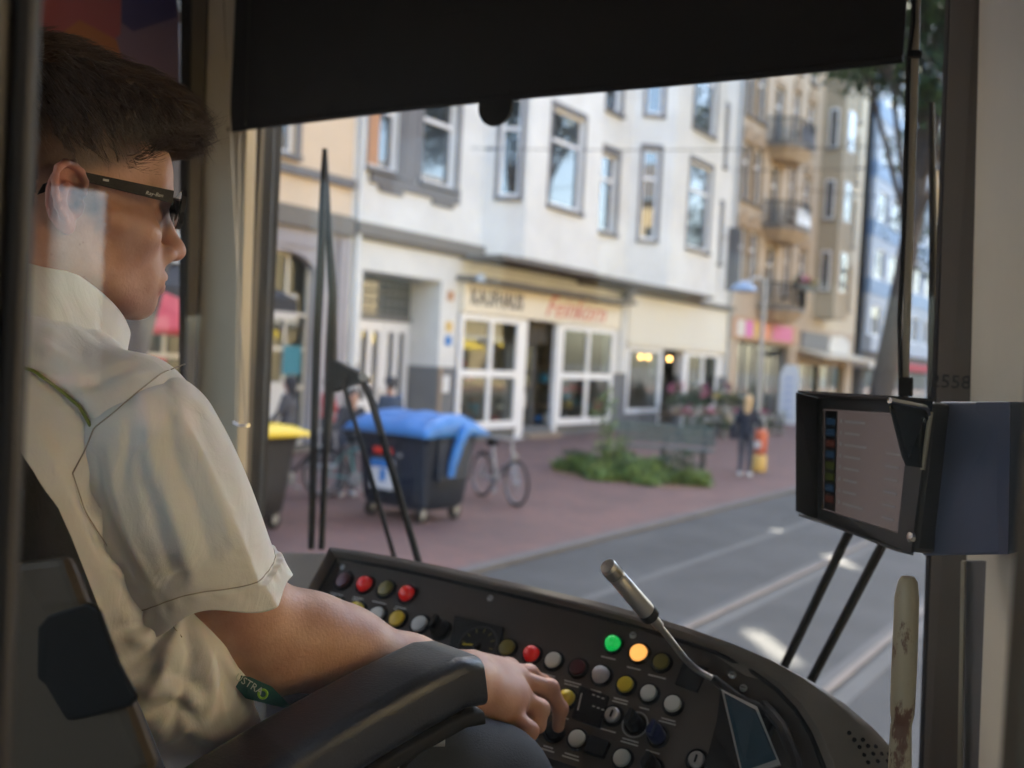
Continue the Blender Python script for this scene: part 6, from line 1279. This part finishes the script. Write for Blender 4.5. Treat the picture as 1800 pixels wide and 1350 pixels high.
fA = np.array(f); nSl = vnormals(v, fA); cS = ax0+np.clip(((v-ax0)@td)[:, None], 0, 1)*td
if ((v-cS)*nSl).sum() < 0: nSl = -nSl
bs0 = BVHTree.FromPolygons(v.tolist(), f)
for px, am, wd in [([(230, 700), (225, 780), (215, 860)], -.004, .005), ([(255, 690), (262, 760), (268, 850)], .004, .006), ([(285, 670), (300, 740), (315, 820)], -.0035, .005), ([(190, 780), (200, 860), (230, 960), (270, 1030)], .003, .005), ([(175, 800), (190, 900), (240, 1010)], -.0025, .005),
 ([(240, 800), (270, 900), (300, 1010)], -.0025, .005), ([(275, 820), (310, 920), (340, 1020)], .0045, .007), ([(300, 780), (340, 880), (375, 985)], -.004, .006), ([(335, 760), (375, 860), (410, 960)], .003, .005), ([(260, 1040), (320, 1010), (390, 960)], -.003, .006)]:
    v = fold(v, nSl, px, am, wd, bs0)
rings = v.reshape(NV, NU, 3)
sl = put('sleeve', v, f, M['shirt'], shirt, True); so = sl.modifiers.new('thickness', 'SOLIDIFY'); so.thickness = .0016; so.offset = -1
js = int(.885*(NV-1)); MB().tube([rings[js, k] for k in range(NU)], .0006, 5, closed=True).build('hem_stitch', M['seam'], sl)
bs = BVHTree.FromPolygons(v.tolist(), f)
class Both:
    def ray_cast(s, o, d):
        a = bv.ray_cast(o, d); b = bs.ray_cast(o, d)
        if a[0] is None: return b
        if b[0] is None: return a
        return a if a[3] < b[3] else b
BB = Both(); thread(arm_s, .0006, 'armhole_seam', 'seam', shirt, .0004, BB)
# collar
cb = HO+np.array([.012, .0, -.097]); rg = []; tl_ = R(35); cf_ = np.array([0, math.cos(tl_), -math.sin(tl_)]); cu_ = np.array([0, math.sin(tl_), math.cos(tl_)])
for j, (dz, gr, up_) in enumerate(((-.01, .004, 0), (.012, .0, 0), (.028, .000, 0), (.034, .003, 0), (.030, .007, 0), (.006, .016, 0), (-.014, .025, 0), (-.034, .034, 0), (-.040, .036, 0))):
    ring = []
    for a in np.linspace(-150, 150, 60):
        ca_, sa_ = math.cos(R(a)), math.sin(R(a)); ring.append(cb+np.array([1., 0, 0])*sa_*(.062+gr)-cf_*ca_*(.064+gr)+cu_*(dz-.018))
    rg.append(ring)
v = [p for r_ in rg for p in r_]; f = [(i*60+k, i*60+k+1, (i+1)*60+k+1, (i+1)*60+k) for i in range(8) for k in range(59)]
co = put('collar', v, f, M['shirt'], shirt, True); so = co.modifiers.new('thickness', 'SOLIDIFY'); so.thickness = .002
# ------------------------------------------------------------------ trousers
Fp = Field((-1.36, .28, 1.30), (-.5, 1.25, 1.86), .008); Fp.ell((-.93, .45, 1.46), (.20, .16, .12), .05); Fp.cone((-.85, .5, 1.53), KR, .095, .074, .05); Fp.cone((-1.0, .5, 1.50), KL, .095, .074, .05); Fp.cone(KR, KR+[0, .08, -.35], .074, .06, .04); Fp.cone(KL, KL+[0, .08, -.3], .074, .06, .04)
Fp.cone(P(560, 1250, 1.08), P(760, 1330, 1.10), .055, .06, .05)
vp, fp = Fp.mesh(); vp = relax(vp, fp, 1, .5); npn = vnormals(vp, fp); vp += npn*(.002*np.sin(vp[:, 1]*60+vp[:, 0]*40))[:, None]
tro = put('trousers', vp, fp, M['trouser'], drv, True)
# key tag at the belt
tg = MB().prism([P(398, 1183, .925), P(440, 1190, .925), P(478, 1207, .93), P(512, 1242, .935), P(470, 1232, .93), P(432, 1222, .925)], (0, .0, -.003)).build('badge', M['badge_green'], drv)
text('ÜSTRA', .0095, M['badge_print'], tg, P(438, 1203, .918), P(470, 1219, .92)-P(420, 1188, .92), UP, 'badge_lettering', ext=.0002)
MB().torus(P(462, 1220, .922), -FW, .004, .0012, 16, 6).build('badge_mark', M['badge_leaf'], tg)
# ------------------------------------------------------------------ sunglasses
sg_ = MB()
for s in (-1, 1):
    sg_.hexa([hp_(.086, s*.0755, .015), hp_(.086, s*.0725, .015), hp_(.086, s*.0725, .0265), hp_(.086, s*.0755, .0265)], [hp_(.0, s*.0795, .021), hp_(.0, s*.0765, .021), hp_(.0, s*.0765, .0285), hp_(.0, s*.0795, .0285)])
    sg_.hexa([hp_(.0, s*.0795, .019), hp_(.0, s*.0765, .019), hp_(.0, s*.0765, .0285), hp_(.0, s*.0795, .0285)], [hp_(-.030, s*.080, .002), hp_(-.030, s*.077, .002), hp_(-.026, s*.077, .012), hp_(-.026, s*.080, .012)])
gla = sg_.build('sunglasses', M['glasses_frame'], drv)
for s in (-1, 1):
    lp_ = [(.0, .026), (.014, .027), (.032, .027), (.052, .026), (.066, .024), (.070, .018), (.066, .004), (.056, -.006), (.038, -.010), (.020, -.008), (.010, .000), (.006, .014)]
    def lq(y, z, d): return hp_(.116-.16*y*y*30*.17-.012*(y/.07)-d-.10*max(0, .02-z)*.4, s*y, z+.006)
    MB().prism([lq(y, z, 0) for y, z in lp_], -fx*.004).build('lens_frame', M['glasses_frame'], gla)
    ce = np.mean(np.array(lp_), 0); MB().prism([lq(ce[0]+(y-ce[0])*.9, ce[1]+(z-ce[1])*.88, -.0008) for y, z in lp_], -fx*.0058).build('lens', M['lens'], gla)
MB().tube([hp_(.112, -.006, .018), hp_(.118, 0, .02), hp_(.112, .006, .018)], .0028, 8).build('bridge', M['glasses_frame'], gla)
text('Ray-Ban', .0052, M['silver_print'], gla, hp_(.068, -.0768, .0200), fx, uz, 'temple_print', ext=.0001, shear=.3)
MB().beam(hp_(.022, -.0795, .0245), hp_(.027, -.0793, .0245), .001, .002).build('hinge_pin', M['silver_print'], gla)
